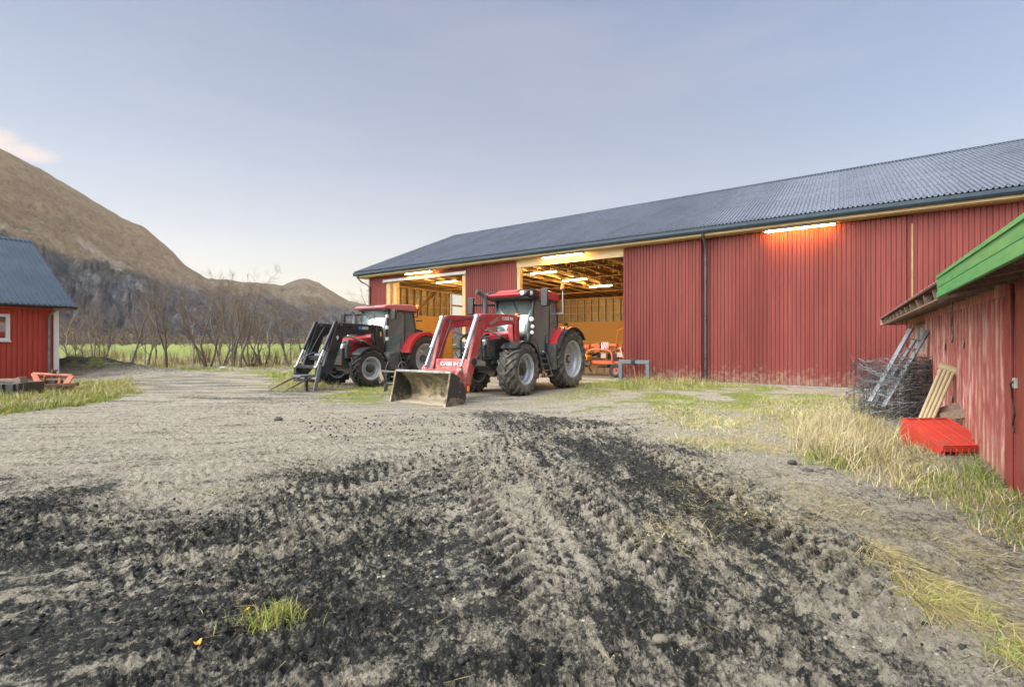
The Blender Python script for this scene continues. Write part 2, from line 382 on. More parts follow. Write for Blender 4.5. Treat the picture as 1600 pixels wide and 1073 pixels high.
# ================================================================== GROUND
def arc3(a, b, c):
    ax, ay = a; bx, by = b; cx, cy = c
    d = 2*(ax*(by-cy)+bx*(cy-ay)+cx*(ay-by))
    ux = ((ax*ax+ay*ay)*(by-cy)+(bx*bx+by*by)*(cy-ay)+(cx*cx+cy*cy)*(ay-by))/d
    uy = ((ax*ax+ay*ay)*(cx-bx)+(bx*bx+by*by)*(ax-cx)+(cx*cx+cy*cy)*(bx-ax))/d
    r = math.hypot(ax-ux, ay-uy)
    a0 = math.atan2(ay-uy, ax-ux); a1 = math.atan2(by-uy, bx-ux); a2 = math.atan2(cy-uy, cx-ux)
    un = lambda t, ref: (t-ref+math.pi) % (2*math.pi)-math.pi
    am = un(a1, a1); lo = un(a0, a1); hi = un(a2, a1)
    return ux, uy, r, a1, min(lo, hi), max(lo, hi)
TRACKS = [  # three photo points, half width, lug pitch, depth
    ((1430,1065),(1090,830),(850,668),.30,.17,.050), ((1180,1065),(960,850),(800,672),.27,.16,.045),
    ((940,1068),(800,830),(735,668),.27,.16,.045), ((1590,1060),(1240,830),(960,672),.27,.17,.045),
    ((30,990),(380,800),(640,690),.27,.14,.020), ((0,870),(300,755),(560,672),.26,.14,.018),
    ((150,1065),(480,830),(700,685),.27,.14,.026), ((470,1065),(600,850),(705,690),.26,.16,.045),
    ((0,715),(300,650),(470,606),.30,.18,.018), ((0,672),(240,628),(420,596),.30,.18,.018),
    ((120,720),(380,648),(560,612),.28,.18,.030), ((620,745),(800,690),(1000,668),.28,.17,.045),
    ((500,800),(700,715),(930,675),.28,.17,.045), ((260,900),(560,760),(820,690),.26,.14,.022)]
SAND = [GP([(-60,742),(-40,690),(140,668),(360,648),(620,643),(760,652),(720,690),(690,715),(600,718),(470,712),(380,730),(340,760),(330,796),(270,798),(160,752),(40,732)]),
        GP([(1170,745),(1230,705),(1330,790),(1460,850),(1660,930),(1700,1060),(1600,1010),(1500,930),(1380,860),(1250,800)])]
DARK = [GP([(-200,752),(40,738),(160,768),(260,808),(350,800),(380,745),(470,722),(610,730),(730,722),(745,690),(800,668),(960,672),(1060,700),(1160,742),(1290,830),(1400,900),(1500,985),(1700,1120),(1200,1600),(-300,1600),(-600,900)])]
STRIP = [GP([(610,648),(760,640),(980,662),(900,680),(700,668)])]
GRASSG = [GP([(880,615),(905,592),(985,592),(1120,600),(1250,606),(1260,612),(1000,612)]),
          GP([(500,630),(520,606),(600,600),(640,612),(600,632)]),
          GP([(-400,650),(-200,600),(40,600),(215,592),(216,618),(120,636),(0,650),(-200,690)]),
          GP([(900,640),(1000,614),(1260,612),(1330,622),(1200,640),(1040,640)]),
          GP([(90,588),(110,575),(560,574),(700,577),(700,584),(455,587),(440,598),(395,612),(430,590),(350,584),(230,584)]),
          ]
FLATS = [((.1, 14.4), 3.4), ((-5.0, 17.2), 3.4), ((-2.0, 11.6), 1.6)]
def ground_fields(x, y):
    r = np.hypot(x, y)
    wx = (fbm(x*.9, y*.9, 5, 4)-.5)*1.1; wy = (fbm(x*.9, y*.9, 55, 4)-.5)*1.1
    fx = (fbm(x*4, y*4, 6, 3)-.5)*.45; fy = (fbm(x*4, y*4, 66, 3)-.5)*.45
    X = x+wx+fx; Y = y+wy+fy
    dark = np.zeros_like(x)
    for p in DARK: dark = np.maximum(dark, ss(.75, -.75, poly_sd(X, Y, p)))
    for p in STRIP: dark = np.maximum(dark, .85*ss(.3, -.3, poly_sd(X, Y, p)))
    for p in SAND: dark = dark*(1-ss(.3, -.3, poly_sd(X, Y, p)))
    patch = fbm(x*.75+3, y*.75, 21, 5, .55)
    streak = np.zeros_like(x)
    h = np.zeros_like(x); trk = np.zeros_like(x); lugp = np.zeros_like(x)
    for i, (a, b, c, hw, pitch, dep) in enumerate(TRACKS):
        ux, uy, rad, a1, lo, hi = arc3(G(*a), G(*b), G(*c))
        dx, dy = x-ux, y-uy
        ang = (np.arctan2(dy, dx)-a1+math.pi) % (2*math.pi)-math.pi
        wob = (vnoise(ang*rad*.6, ang*0+i, 90+i)-.5)*.15
        lat = np.hypot(dx, dy)-rad+wob; s = ang*rad
        m = ss(hw*1.15, hw*.8, np.abs(lat))*ss(lo-.02, lo+.05, ang)*ss(hi+.02, hi-.05, ang)
        lv = fbm(x*1.3+i*9, y*1.3, 33, 3)
        m = m*ss(.30, .52, lv+.08)
        berm = np.exp(-((np.abs(lat)-hw*1.25)/.08)**2)*ss(lo-.02, lo+.05, ang)*ss(hi+.02, hi-.05, ang)*ss(.3, .55, lv)
        ph = (s+np.abs(lat)*.9*(1 if i % 2 else -1))/pitch+(fx*.8)
        lug = ss(.15, .35, np.abs((ph % 1)-.5)*2)-ss(.8, .95, np.abs((ph % 1)-.5)*2)*0
        lug = 1-np.abs((ph % 1)-.5)*2
        lug = ss(.3, .7, lug)
        h = h*(1-m*.75)+m*(-dep*.8+lug*dep*1.5)+berm*dep*.9
        trk = np.maximum(trk, m*min(1, dep/.04)); lugp = np.where(m > .3, lug, lugp)
    far = ss(22, 12, r)
    big = (fbm(x*.35, y*.35, 2, 3)-.5)*.16
    clod = np.abs(fbm(x*4.2, y*4.2, 7, 4, .55)-.5)*2
    clod2 = fbm(x*16, y*16, 9, 4, .65)-.5
    crumb = fbm(x*40, y*40, 13, 3, .6)-.5
    da = math.atan2(G(850,668)[1]-G(1250,1000)[1], G(850,668)[0]-G(1250,1000)[0])
    al = x*math.cos(da)+y*math.sin(da); pe = -x*math.sin(da)+y*math.cos(da)
    right = ss(-1.5, 1.0, x+.15*y-.6)
    st1 = fbm(al*.8, pe*5.5, 24, 5, .62)-.5; st2 = fbm(x*.9+y*.3, y*5.0-x*1.2, 25, 5, .62)-.5
    st = st1*right+st2*(1-right)
    rug = .35+.65*ss(.35, .65, fbm(x*.8+9, y*.8, 41, 3))
    dk = np.clip(dark, 0, 1)
    h = h*(.35+.65*dk)*ss(45, 25, r)
    h = h+far*(dk*rug*((clod-.2)*.025+clod2*.11+crumb*.055+st*.07)+(1-dk)*(clod2*.045+crumb*.03+st2*.05))+big*ss(3, 8, r)*far
    # dark organic topsoil smeared over pale sand: raised crumbs dark, scraped and driven ground pale
    fine = (fbm(al*2.2, pe*15, 27, 4, .65)-.5)*right+(fbm(x*2.4, y*13-x*3, 28, 4, .65)-.5)*(1-right)
    nn = (patch-.5)*1.0+(fbm(x*2.4, y*2.4, 26, 4, .6)-.5)*.7+st*1.7+fine*1.3-clod2*1.2
    soil = dk*np.clip(.60-1.25*nn, .06, 1)
    soil = soil*(1-trk*.42)+trk*dk*(.50*(1-lugp)-.08*lugp)*(.5+1.0*ss(.3,.7,fbm(x*3,y*3,29,3)))+.06*dk
    ex, ey = G(830, 985); soil = soil+dk*.30*np.exp(-((x-ex)/.75)**2-((y-ey)/.55)**2)
    ex, ey = G(1290, 975); soil = soil-dk*.30*np.exp(-(((x-ex)*.8+(y-ey)*.6)/1.2)**2-(((y-ey)*.8-(x-ex)*.6)/.45)**2)
    soil = np.clip(soil, 0, 1)
    midbrown = ss(9, 13, y)*ss(36, 28, y)*ss(2, -1.5, x)
    ruts = ss(.40, .62, .5*fbm(x*.35+y*.15, y*2.2-x*.5, 71, 5, .65)+.5*fbm(x*.8, y*3.0, 73, 4, .6))
    soil = np.maximum(soil, .62*midbrown*ruts*(1-dk))
    soil = np.maximum(soil, (1-dk)*np.clip(.05+1.5*(fbm(x*1.2, y*5.5-x*1.0, 72, 5, .65)-.5)+.7*(clod2), 0, .6))
    g = np.zeros_like(x)
    for p in GRASSG: g = np.maximum(g, .75*ss(.9, -.6, poly_sd(X, Y, p)))
    dry = np.zeros_like(x)
    for p in DRYP: dry = np.maximum(dry, ss(.7, -.7, poly_sd(X, Y, p))*.72)
    dry = dry*ss(.34, .70, .5*fbm(x*1.4, y*1.4, 81, 5, .6)+.5*fbm(x*5, y*5, 82, 4, .6))
    # meadow past the yard
    md = ss(25.5, 29, y+1.4*wx)*ss(2, -3, x-(y-27)*.0+5)
    md = np.maximum(md, ss(60, 70, r))
    gfar = ss(44, 52, y+2*wx)
    dry = np.maximum(dry, md*(1-gfar)*.85*ss(.3, .55, fbm(x*.4, y*.4, 83, 4)))
    g = np.maximum(g, md*np.maximum(.85*gfar, .45))
    g = g*(np.where(gfar*md > .5, .75, .35)+.65*ss(.35, .6, fbm(x*1.1, y*1.1, 84, 4)))
    # banks
    def bump(px, py, hgt, sx, sy, ang=0.0):
        cx, cy = G(px, py); ca, sa = math.cos(ang), math.sin(ang)
        u = ((x-cx)*ca+(y-cy)*sa)/sx; v = (-(x-cx)*sa+(y-cy)*ca)/sy
        return hgt*np.exp(-(u*u+v*v))
    bank = bump(140, 583, .75, 2.6, 1.0, .2)+bump(230, 585, .35, 2.4, .8, .1)+bump(440, 583, .28, 1.8, .7)+bump(360, 580, .2, 1.5, .6)
    rb = .55+.9*fbm(x*1.6, y*1.6, 87, 4)
    h = h+bank*rb
    bk = np.clip(bank*2.2, 0, 1)
    soil = np.maximum(soil, bk*.95); g = np.maximum(g*(1-.8*bk), bk*ss(.50, .68, fbm(x*1.3, y*1.3, 88, 4))*.6)
    wet = ss(.3, .1, np.abs(y-25.8-.4*wx))*ss(-13, -15, x)*0
    for (cx, cy), rad in FLATS:
        k = ss(rad+1.2, rad, np.hypot(x-cx, y-cy)); h = h*(1-.8*k)
    # barn floor stays level
    lx = (x-7.24)*.8239-(y-17.8)*.5669; ly = (x-7.24)*.5669+(y-17.8)*.8239
    ins = ss(-.6, .2, ly)*ss(-19.6, -18.8, lx)
    h = h*(1-ins)-.0*ins; soil = soil*(1-ins)+.55*ins; g = g*(1-ins); dry = dry*(1-ins)
    # broad meadow swells, valley side far off
    h = h+ss(60, 900, r)*(fbm(x*.006, y*.006, 91, 3)-.35)*3.0
    return h, np.clip(soil, 0, 1), np.clip(g, 0, 1.3), np.clip(dry, 0, 1)
DRYP = [GP([(985,668),(1060,640),(1190,636),(1330,640),(1420,660),(1700,800),(1700,905),(1560,850),(1420,800),(1300,765),(1200,712),(1090,705)]),
        GP([(1270,822),(1330,816),(1450,880),(1560,960),(1680,1030),(1640,1060),(1500,980),(1400,915),(1300,850)]),
        GP([(1030,750),(1230,790),(1240,815),(1150,800),(1040,775)]), GP([(985,812),(1100,830),(1120,860),(1010,850)]),
        GP([(-300,640),(0,606),(210,598),(214,612),(80,632),(-200,668)])]
def make_ground():
    fine = np.linspace(R(-60), R(60), 1040)
    coarse = np.linspace(R(60), R(300), 48)[1:-1]
    th = np.concatenate([fine, coarse]); nt = len(th)
    rs = [0.35, .6, .85, 1.05]
    r = 1.2
    while r < 26: rs.append(r); r *= 1.0037
    while r < 70: rs.append(r); r *= 1.012
    while r < 4200: rs.append(r); r *= 1.11
    rs = np.array(rs); nr = len(rs)
    RR, TT = np.meshgrid(rs, th, indexing='ij')
    x = (RR*np.sin(TT)).ravel(); y = (RR*np.cos(TT)).ravel()
    h, s, g, d = ground_fields(x, y)
    V = np.stack([x, y, h], 1); V = np.vstack([V, [[0, 0, 0]]])
    i = np.arange(nr-1)[:, None]; j = np.arange(nt)[None, :]; j2 = (j+1) % nt
    q = np.stack([i*nt+j, i*nt+j2, (i+1)*nt+j2, (i+1)*nt+j], -1).reshape(-1, 4)[:, ::-1]
    c = nr*nt; jj = np.arange(nt)
    t = np.stack([np.full(nt, c), (jj+1) % nt, jj], 1)
    tint = np.stack([s, g, d], 1); tint = np.vstack([tint, [[1, 0, 0]]])
    m = bpy.data.materials.new('yard_soil'); m.use_nodes = True
    nt_ = m.node_tree; L = nt_.links.new; b = nt_.nodes['Principled BSDF']
    at = N(nt_, 'ShaderNodeAttribute', attribute_name='cover'); sp = N(nt_, 'ShaderNodeSeparateColor'); L(at.outputs['Color'], sp.inputs[0])
    tc = N(nt_, 'ShaderNodeTexCoord')
    def noise(scale, det=6, rough=.65):
        n = N(nt_, 'ShaderNodeTexNoise'); n.inputs['Scale'].default_value = scale; n.inputs['Detail'].default_value = det; n.inputs['Roughness'].default_value = rough
        L(tc.outputs['Object'], n.inputs['Vector']); return n.outputs['Fac']
    def rng_(v, a, c_, lo=0., hi=1.):
        n = N(nt_, 'ShaderNodeMapRange'); n.inputs[1].default_value = a; n.inputs[2].default_value = c_; n.inputs[3].default_value = lo; n.inputs[4].default_value = hi
        L(v, n.inputs[0]); return n.outputs[0]
    def mixc(f, a, c_):
        n = N(nt_, 'ShaderNodeMix', data_type='RGBA')
        L(f, n.inputs['Factor'])
        for s_, v in (('A', a), ('B', c_)):
            if isinstance(v, tuple): n.inputs[s_].default_value = (*v, 1)
            else: L(v, n.inputs[s_])
        return n.outputs['Result']
    def math_(op, a, c_, clamp=True):
        n = N(nt_, 'ShaderNodeMath', operation=op, use_clamp=clamp)
        for k, v in ((0, a), (1, c_)):
            if isinstance(v, float): n.inputs[k].default_value = v
            else: L(v, n.inputs[k])
        return n.outputs[0]
    nf = noise(55, 8); nm = noise(7, 7); nl = noise(.7, 5); nff = noise(160, 4, .7)
    sand = mixc(rng_(nm, .3, .7), (.50,.465,.385), (.33,.305,.25))
    sand = mixc(rng_(nff, .5, .75), sand, (.20,.18,.15))
    sand = mixc(rng_(nl, .45, .7, 0, .5), sand, (.36,.32,.23))
    dark = mixc(rng_(nm, .3, .7), (.011,.014,.015), (.040,.043,.042))
    dark = mixc(rng_(nff, .54, .72, 0, .7), dark, (.17,.165,.15))
    # the crumbly edge between the two is broken up by fine noise
    ng = noise(19, 8, .7)
    sm = math_('ADD', sp.outputs[0], math_('MULTIPLY', math_('SUBTRACT', nf, .5, False), 2.6, False), False)
    sm = math_('ADD', sm, math_('MULTIPLY', math_('SUBTRACT', ng, .5, False), 2.6, False), False)
    sm = math_('ADD', sm, math_('MULTIPLY', math_('SUBTRACT', nff, .5, False), 1.1, False), False)
    sm = rng_(sm, .06, .84)
    c1 = mixc(sm, sand, dark)
    gcol = mixc(rng_(nf, .35, .65), (.14,.20,.035), (.25,.265,.08))
    gm = math_('ADD', sp.outputs[1], math_('MULTIPLY', math_('SUBTRACT', nm, .5, False), .9, False), False)
    c2 = mixc(rng_(gm, .40, .68), c1, gcol)
    dcol = mixc(rng_(nf, .35, .65), (.34,.27,.13), (.46,.40,.24))
    dm = math_('ADD', sp.outputs[2], math_('MULTIPLY', math_('SUBTRACT', nf, .5, False), 1.2, False), False)
    c3 = mixc(rng_(dm, .38, .72), c2, dcol)
    L(c3, b.inputs['Base Color']); b.inputs['Roughness'].default_value = .9; b.inputs['Specular IOR Level'].default_value = .25
    bp = N(nt_, 'ShaderNodeBump'); bp.inputs['Strength'].default_value = 1.0; bp.inputs['Distance'].default_value = .045
    L(math_('ADD', math_('ADD', nf, math_('MULTIPLY', nff, .5, False), False), ng, False), bp.inputs['Height']); L(bp.outputs[0], b.inputs['Normal'])
    o = np_mesh('ground', V, q, t, m, smooth=True, tint=tint, attr='cover')
    o['kind'] = 'structure'
    return o
ground = make_ground()
def gz(x, y):
    return float(ground_fields(np.array([float(x)]), np.array([float(y)]))[0][0])

# ================================================================== MOUNTAINS
def interp(xs, pts):
    p = np.array(pts, float); return np.interp(xs, p[:,0], p[:,1])
def mountain(name, sky, crest_d, base_d, m, px0, px1, seed, nu=150, nv=420, amp=1.0, cliff=0.0):
    px = np.linspace(px0, px1, nv); az = (px-800)/F
    el = (536.5-interp(px, sky))/F
    el = el+(fbm(px*.045, px*0+.5, seed+5, 4)-.5)*.006
    rc = interp(px, crest_d); rb = interp(px, base_d)
    u = np.concatenate([np.linspace(0, 1, nu), 1+np.linspace(.02, .28, 16)])
    U, A = np.meshgrid(u, az, indexing='ij')
    RC = np.broadcast_to(rc, U.shape); RB = np.broadcast_to(rb, U.shape); EL = np.broadcast_to(el, U.shape)
    D = RB+(RC-RB)*U                     # depth along +Y
    x = A*D; y = D
    hc = EL*RC
    s = np.clip(U, 0, 1)
    prof = .30*s+.70*s**1.7
    nse = fbm(x*.004, y*.004, seed, 6, .55)-.5
    gul = np.abs(fbm(x*.0075+y*.002, y*.0035, seed+3, 5, .55)-.5)*2
    env = np.clip(s*(1-s)*4, 0, 1)**.8
    hgt = hc*prof+amp*env*(nse*42-(1-gul)**3*12)+amp*(fbm(x*.03, y*.03, seed+9, 4, .6)-.5)*46*ss(0, .2, s)*ss(1.0, .86, s)+amp*(fbm(x*.09, y*.09, seed+19, 3, .6)-.5)*12*ss(0, .2, s)*ss(1.0, .86, s)
    if cliff:
        k = ss(.10, .22, s)*ss(.62, .40, s)*cliff
        stp = fbm(x*.011, y*.011, seed+12, 5, .6)
        hgt = hgt+k*(ss(.42, .56, stp)*46-14+20*(ss(.3, .7, fbm(x*.03, y*.03, seed+14, 4, .6))-.5))
    back = np.clip(U-1, 0, 1)
    hgt = hgt-back*hc*1.1
    hgt = np.where(U <= 0, -4, hgt)+H
    V = np.stack([x, y, hgt], -1).reshape(-1, 3)
    a = len(u); i = np.arange(a-1)[:, None]; j = np.arange(nv-1)[None, :]
    q = np.stack([i*nv+j, i*nv+j+1, (i+1)*nv+j+1, (i+1)*nv+j], -1).reshape(-1, 4)
    o = np_mesh(name, V, q, None, m, smooth=True)
    o['kind'] = 'structure'; return o
def mountain_mat():
    m = bpy.data.materials.new('heath_and_rock'); m.use_nodes = True
    nt = m.node_tree; L = nt.links.new; b = nt.nodes['Principled BSDF']
    tc = N(nt, 'ShaderNodeTexCoord'); ge = N(nt, 'ShaderNodeNewGeometry')
    def noise(scale, det=7, rough=.62, st=(1,1,1)):
        mp = N(nt, 'ShaderNodeMapping'); mp.inputs['Scale'].default_value = st; L(tc.outputs['Object'], mp.inputs[0])
        n = N(nt, 'ShaderNodeTexNoise'); n.inputs['Scale'].default_value = scale; n.inputs['Detail'].default_value = det; n.inputs['Roughness'].default_value = rough
        L(mp.outputs[0], n.inputs['Vector']); return n.outputs['Fac']
    def rng_(v, a, c_, lo=0., hi=1.):
        n = N(nt, 'ShaderNodeMapRange'); n.inputs[1].default_value = a; n.inputs[2].default_value = c_; n.inputs[3].default_value = lo; n.inputs[4].default_value = hi
        L(v, n.inputs[0]); return n.outputs[0]
    def mixc(f, a, c_):
        n = N(nt, 'ShaderNodeMix', data_type='RGBA'); L(f, n.inputs['Factor'])
        for s_, v in (('A', a), ('B', c_)):
            if isinstance(v, tuple): n.inputs[s_].default_value = (*v, 1)
            else: L(v, n.inputs[s_])
        return n.outputs['Result']
    sx = N(nt, 'ShaderNodeSeparateXYZ'); L(tc.outputs['Object'], sx.inputs[0])
    heath = mixc(rng_(noise(.012), .35, .65), (.105,.080,.048), (.150,.118,.075))
    heath = mixc(rng_(noise(.09, 6), .45, .7), heath, (.052,.044,.029))
    strk = noise(.035, 8, .7, (1, .16, .3))
    heath = mixc(rng_(strk, .54, .72, 0, .6), heath, (.165,.145,.115))
    wood = mixc(rng_(noise(.11, 6), .35, .65), (.048,.042,.048), (.10,.080,.074))
    rock = mixc(rng_(noise(.05, 8), .35, .65), (.30,.31,.32), (.10,.105,.11))
    zl = N(nt, 'ShaderNodeMath', operation='MULTIPLY_ADD'); L(noise(.01), zl.inputs[0]); zl.inputs[1].default_value = 110.; L(sx.outputs['Z'], zl.inputs[2])
    low = rng_(zl.outputs[0], 250, 170)
    c = mixc(low, heath, wood)
    nz = N(nt, 'ShaderNodeSeparateXYZ'); L(ge.outputs['Normal'], nz.inputs[0])
    steep = rng_(nz.outputs['Z'], .70, .48)
    rp = N(nt, 'ShaderNodeMath', operation='MULTIPLY_ADD', use_clamp=True)
    L(steep, rp.inputs[0]); rp.inputs[1].default_value = .45; L(rng_(noise(.012, 8, .7), .53, .66, 0., .75), rp.inputs[2])
    zr = rng_(sx.outputs['Z'], 300, 170)
    rk = N(nt, 'ShaderNodeMath', operation='MULTIPLY', use_clamp=True); L(rp.outputs[0], rk.inputs[0]); L(zr, rk.inputs[1])
    c = mixc(rk.outputs[0], c, rock)
    L(c, b.inputs['Base Color']); b.inputs['Roughness'].default_value = .95; b.inputs['Specular IOR Level'].default_value = .1
    bp = N(nt, 'ShaderNodeBump'); bp.inputs['Strength'].default_value = 1.0; bp.inputs['Distance'].default_value = 14
    L(noise(.05, 10, .7), bp.inputs['Height']); L(bp.outputs[0], b.inputs['Normal'])
    return m
MM = mountain_mat()
mountain('mountain', [(-900,330),(-500,225),(-250,150),(-120,175),(0,232),(60,262),(130,305),(190,340),(225,355),(255,380),(290,414),(322,434),(350,438),(400,444),(500,500),(560,536)],
         [(-900,1500),(0,1250),(320,1700),(560,1900)], [(-900,330),(0,420),(320,800),(560,1250)], MM, -900, 560, 3, cliff=1.0)
mountain('mountain', [(200,520),(280,450),(330,436),(370,439),(440,445),(468,436),(482,435),(498,441),(514,452),(545,470),(575,476),(640,487),(760,505),(900,520),(1100,500),(1500,480)],
         [(200,2100),(480,2300),(900,2900),(1500,2900)], [(200,1300),(480,1450),(900,1900),(1500,1900)], MM, 200, 1500, 23, nu=110, nv=420, amp=.8, cliff=.8)
# the ridge on the far side of the valley, out of the photograph, that keeps the low sun off the yard
def shade_ridge():
    t = np.linspace(-2600, 3400, 90); u = np.linspace(-1, 1, 30)
    U, T = np.meshgrid(u, t, indexing='ij')
    hc = 450+(fbm(T*.004, T*0, 61, 3)-.5)*26
    x = 1020+U*560; y = T
    z = hc*(1-np.abs(U)**1.3)-4+(fbm(x*.006, y*.006, 62, 4)-.5)*30*(1-np.abs(U))*np.abs(U)
    ca, sa = math.cos(math.pi/2-SUN_AZ), math.sin(math.pi/2-SUN_AZ)
    V = np.stack([x*ca-y*sa, x*sa+y*ca, z], -1).reshape(-1, 3)
    nv = len(t); i = np.arange(len(u)-1)[:, None]; j = np.arange(nv-1)[None, :]
    q = np.stack([i*nv+j, i*nv+j+1, (i+1)*nv+j+1, (i+1)*nv+j], -1).reshape(-1, 4)
    o = np_mesh('hills', V, q, None, MM, smooth=True); o['kind'] = 'structure'
shade_ridge()

# evening air: far slopes fade towards a pale blue
def haze():
    b = MB(); b.box(-4400, 4400, -4400, 4400, -12, 900)
    m = bpy.data.materials.new('evening_air'); m.use_nodes = True
    nt = m.node_tree; nt.nodes.clear()
    v = N(nt, 'ShaderNodeVolumePrincipled'); v.inputs['Color'].default_value = (.80,.86,.97,1); v.inputs['Density'].default_value = HAZE_DENSITY; v.inputs['Anisotropy'].default_value = 0.0
    o_ = N(nt, 'ShaderNodeOutputMaterial'); nt.links.new(v.outputs[0], o_.inputs['Volume'])
    o = b.build('haze', m); o['kind'] = 'stuff'; tag(o, 'thin evening haze over the valley', 'haze')
HAZE_DENSITY = .000045
haze()
# ================================================================== MATERIALS (objects)
WOOD_GOLD = mat('sawn_pine', (.50,.36,.17), (.38,.26,.11), 3, .65, bump=.25, bscale=30, stretch=(6,6,1), spots=((.16,.09,.04), 14, .70))
WOOD_PALE = mat('planed_pine', (.56,.45,.25), (.46,.35,.18), 2.5, .6, bump=.2, bscale=30, stretch=(1,8,8), spots=((.22,.13,.06), 12, .72))
OSB = mat('osb_board', (.52,.36,.14), (.36,.22,.07), 26, .6, bump=.25, bscale=40, detail=8)
RED_STEEL = mat('red_sheet_steel', (.215,.049,.043), (.162,.035,.031), .9, .56, spec=.25, bump=.05, bscale=60, stretch=(1,1,.12), mix=(.38,.62), spots=((.34,.14,.13), 7, .70, (1,1,.08)), mud=((.27,.17,.13), .42, 0., .9))
sheet_var(RED_STEEL, 1.0, .07)
STEEL_BACK = mat('sheet_steel_back', (.30,.30,.28), (.22,.22,.2), 3, .45, metal=.3)
ROOF_STEEL = mat('blue_grey_roof_steel', (.150,.168,.210), (.115,.130,.165), .8, .27, bump=.04, bscale=20, spec=.7, stretch=(1,.3,1))
sheet_var(ROOF_STEEL, 1.0, .08)
GUTTER = mat('dark_blue_gutter', (.028,.052,.075), (.02,.04,.058), 4, .5, spec=.3)
BLACK_PAINT = mat('black_paint', (.018,.02,.023), (.03,.033,.037), 6, .4)
PLATE_GREY = mat('galvanised_steel', (.42,.44,.46), (.30,.32,.34), 9, .42, metal=.7)
RAIL_WHITE = mat('pale_rail', (.40,.40,.40), (.32,.32,.325), 3, .5)
CONCRETE = mat('concrete', (.36,.35,.33), (.26,.255,.24), 6, .9, bump=.3)
TUBE_LIT = emis('lit_tube', (1.0, .47, .11), 170.0)
LAMP_GREY = mat('lamp_housing', (.05,.05,.05), (.04,.04,.04), 4, .7)
TUBE_IN = emis('lit_tube_inside', (1.0, .52, .16), 520.0)

# ================================================================== BARN
BANG = math.atan2(-.5669, .8239)
barn = thing('barn', 'long red corrugated steel barn with blue grey metal roof and two open doorways', 'barn', (7.24, 17.8, 0), BANG)
def BL(x, y, z=0):          # barn-local -> world
    return Vector((7.24+.8239*x+.5669*y, 17.8-.5669*x+.8239*y, z))
def screws(mb, x0, x1, y):
    mb.cur = 1
    for z_ in (.35, 1.55, 2.75, 3.95, 5.15):
        k_ = math.ceil(x0/.25)*.25
        while k_ < x1: mb.box(k_+.068, k_+.086, y-.012, y, z_-.009, z_+.009); k_ += .25
    mb.cur = 0
def corr(mb, x0, x1, y, z0, z1, pitch=.125, dep=.034, sgn=-1, off=0.0):
    """box-profile sheet in a plane of constant y"""
    xs = []; k = math.floor((x0-off)/pitch)
    prof = [(0, 0), (.34, 0), (.37, .18), (.42, .18), (.45, 0), (.74, 0), (.78, 1), (.95, 1), (1.0, 0)]
    while True:
        b = off+k*pitch
        if b > x1: break
        for a, d in prof[:-1]:
            xx = b+a*pitch
            if x0 <= xx <= x1: xs.append((xx, d))
        # slim stiffening crease in the middle of each flat
        k += 1
    if xs[0][0] > x0+1e-6: xs.insert(0, (x0, 0))
    if xs[-1][0] < x1-1e-6: xs.append((x1, 0))
    mb.sheet([[(x, y-sgn*d*dep, z0) for x, d in xs], [(x, y-sgn*d*dep, z1) for x, d in xs]])
XL, XR, DEP = -19.1, 15.5, 16.85
WT = 5.34
for a_ in ((XL, -17.62, 0, .02, WT), (-17.62, -11.62, 0, 5.10, WT), (-11.62, -8.56, .10, .02, WT), (.10, 5.93, 0, .02, WT-.02), (5.93, XR, 0, .02, WT), (-.75, .10, .10, .02, WT)):
    mb = MB(); corr(mb, *a_)
    if a_[3] < 1 and a_[2] < .05: screws(mb, a_[0]+.05, a_[1]-.1, a_[2])
    mb.build('front_wall', [RED_STEEL, BLACK_PAINT], barn)
mb = MB()     # end walls and back wall, outer sheet
def corr_end(mb, x, y0, y1, z0, z1):
    ys = []; k = 0
    while y0+k*.125 <= y1:
        for a, d in ((0,0),(.0875,0),(.095,1),(.1175,1)): ys.append((y0+k*.125+a, d))
        k += 1
    ys = [p for p in ys if p[0] <= y1]
    mb.sheet([[(x-d*.022, y, z0) for y, d in ys], [(x-d*.022, y, z1) for y, d in ys]])
for a_ in ((.02, 7.22, .02, WT), (11.1, DEP, .02, WT), (7.22, 11.1, 5.25, WT)):
    mb = MB(); corr_end(mb, XL, *a_); mb.build('end_wall', RED_STEEL, barn)
    mb = MB(); corr_end(mb, XL+.028, *a_); mb.build('inner_sheet', STEEL_BACK, barn)
mb = MB(); corr(mb, XL, XR, DEP+.02, .02, WT)
mb.build('back_wall', STEEL_BACK, barn)
mb = MB(); mb.box(XR, XR+.06, .02, DEP, .02, WT); mb.build('end_wall', RED_STEEL, barn)
def gable(x, t):
    b = MB(); b.prism([(-.02, WT), (DEP+.02, WT), (DEP/2, 9.30)], x, x+t, 'x'); return b
gable(XL-.02, .05).build('gable', RED_STEEL, barn); gable(XR, .05).build('gable', RED_STEEL, barn)
# sliding door leaves, proud of the wall
for x0, x1, yy, nm in ((-11.62, -8.52, -.06, 'a'), (-3.23, -.20, -.07, 'b')):
    mb = MB(); corr(mb, x0, x1, yy, .06, WT-.03); mb.box(x0, x1, yy+.036, yy+.05, .06, WT-.03); screws(mb, x0, x1-.1, yy)
    mb.build('sliding_door', [RED_STEEL, BLACK_PAINT], barn)
mb = MB(); corr(mb, .42, 5.74, -.05, .05, WT-.06); mb.box(.42, 5.74, -.014, -.005, .05, WT-.06); screws(mb, .42, 5.6, -.05); mb.build('sliding_door', [RED_STEEL, BLACK_PAINT], barn)
mb = MB(); mb.box(XL, XR, DEP+.03, DEP+.6, 5.30, 5.34); mb.box(XL, XR, DEP-.02, DEP+.02, WT-.02, 5.95); mb.build('soffit', WOOD_GOLD, barn)
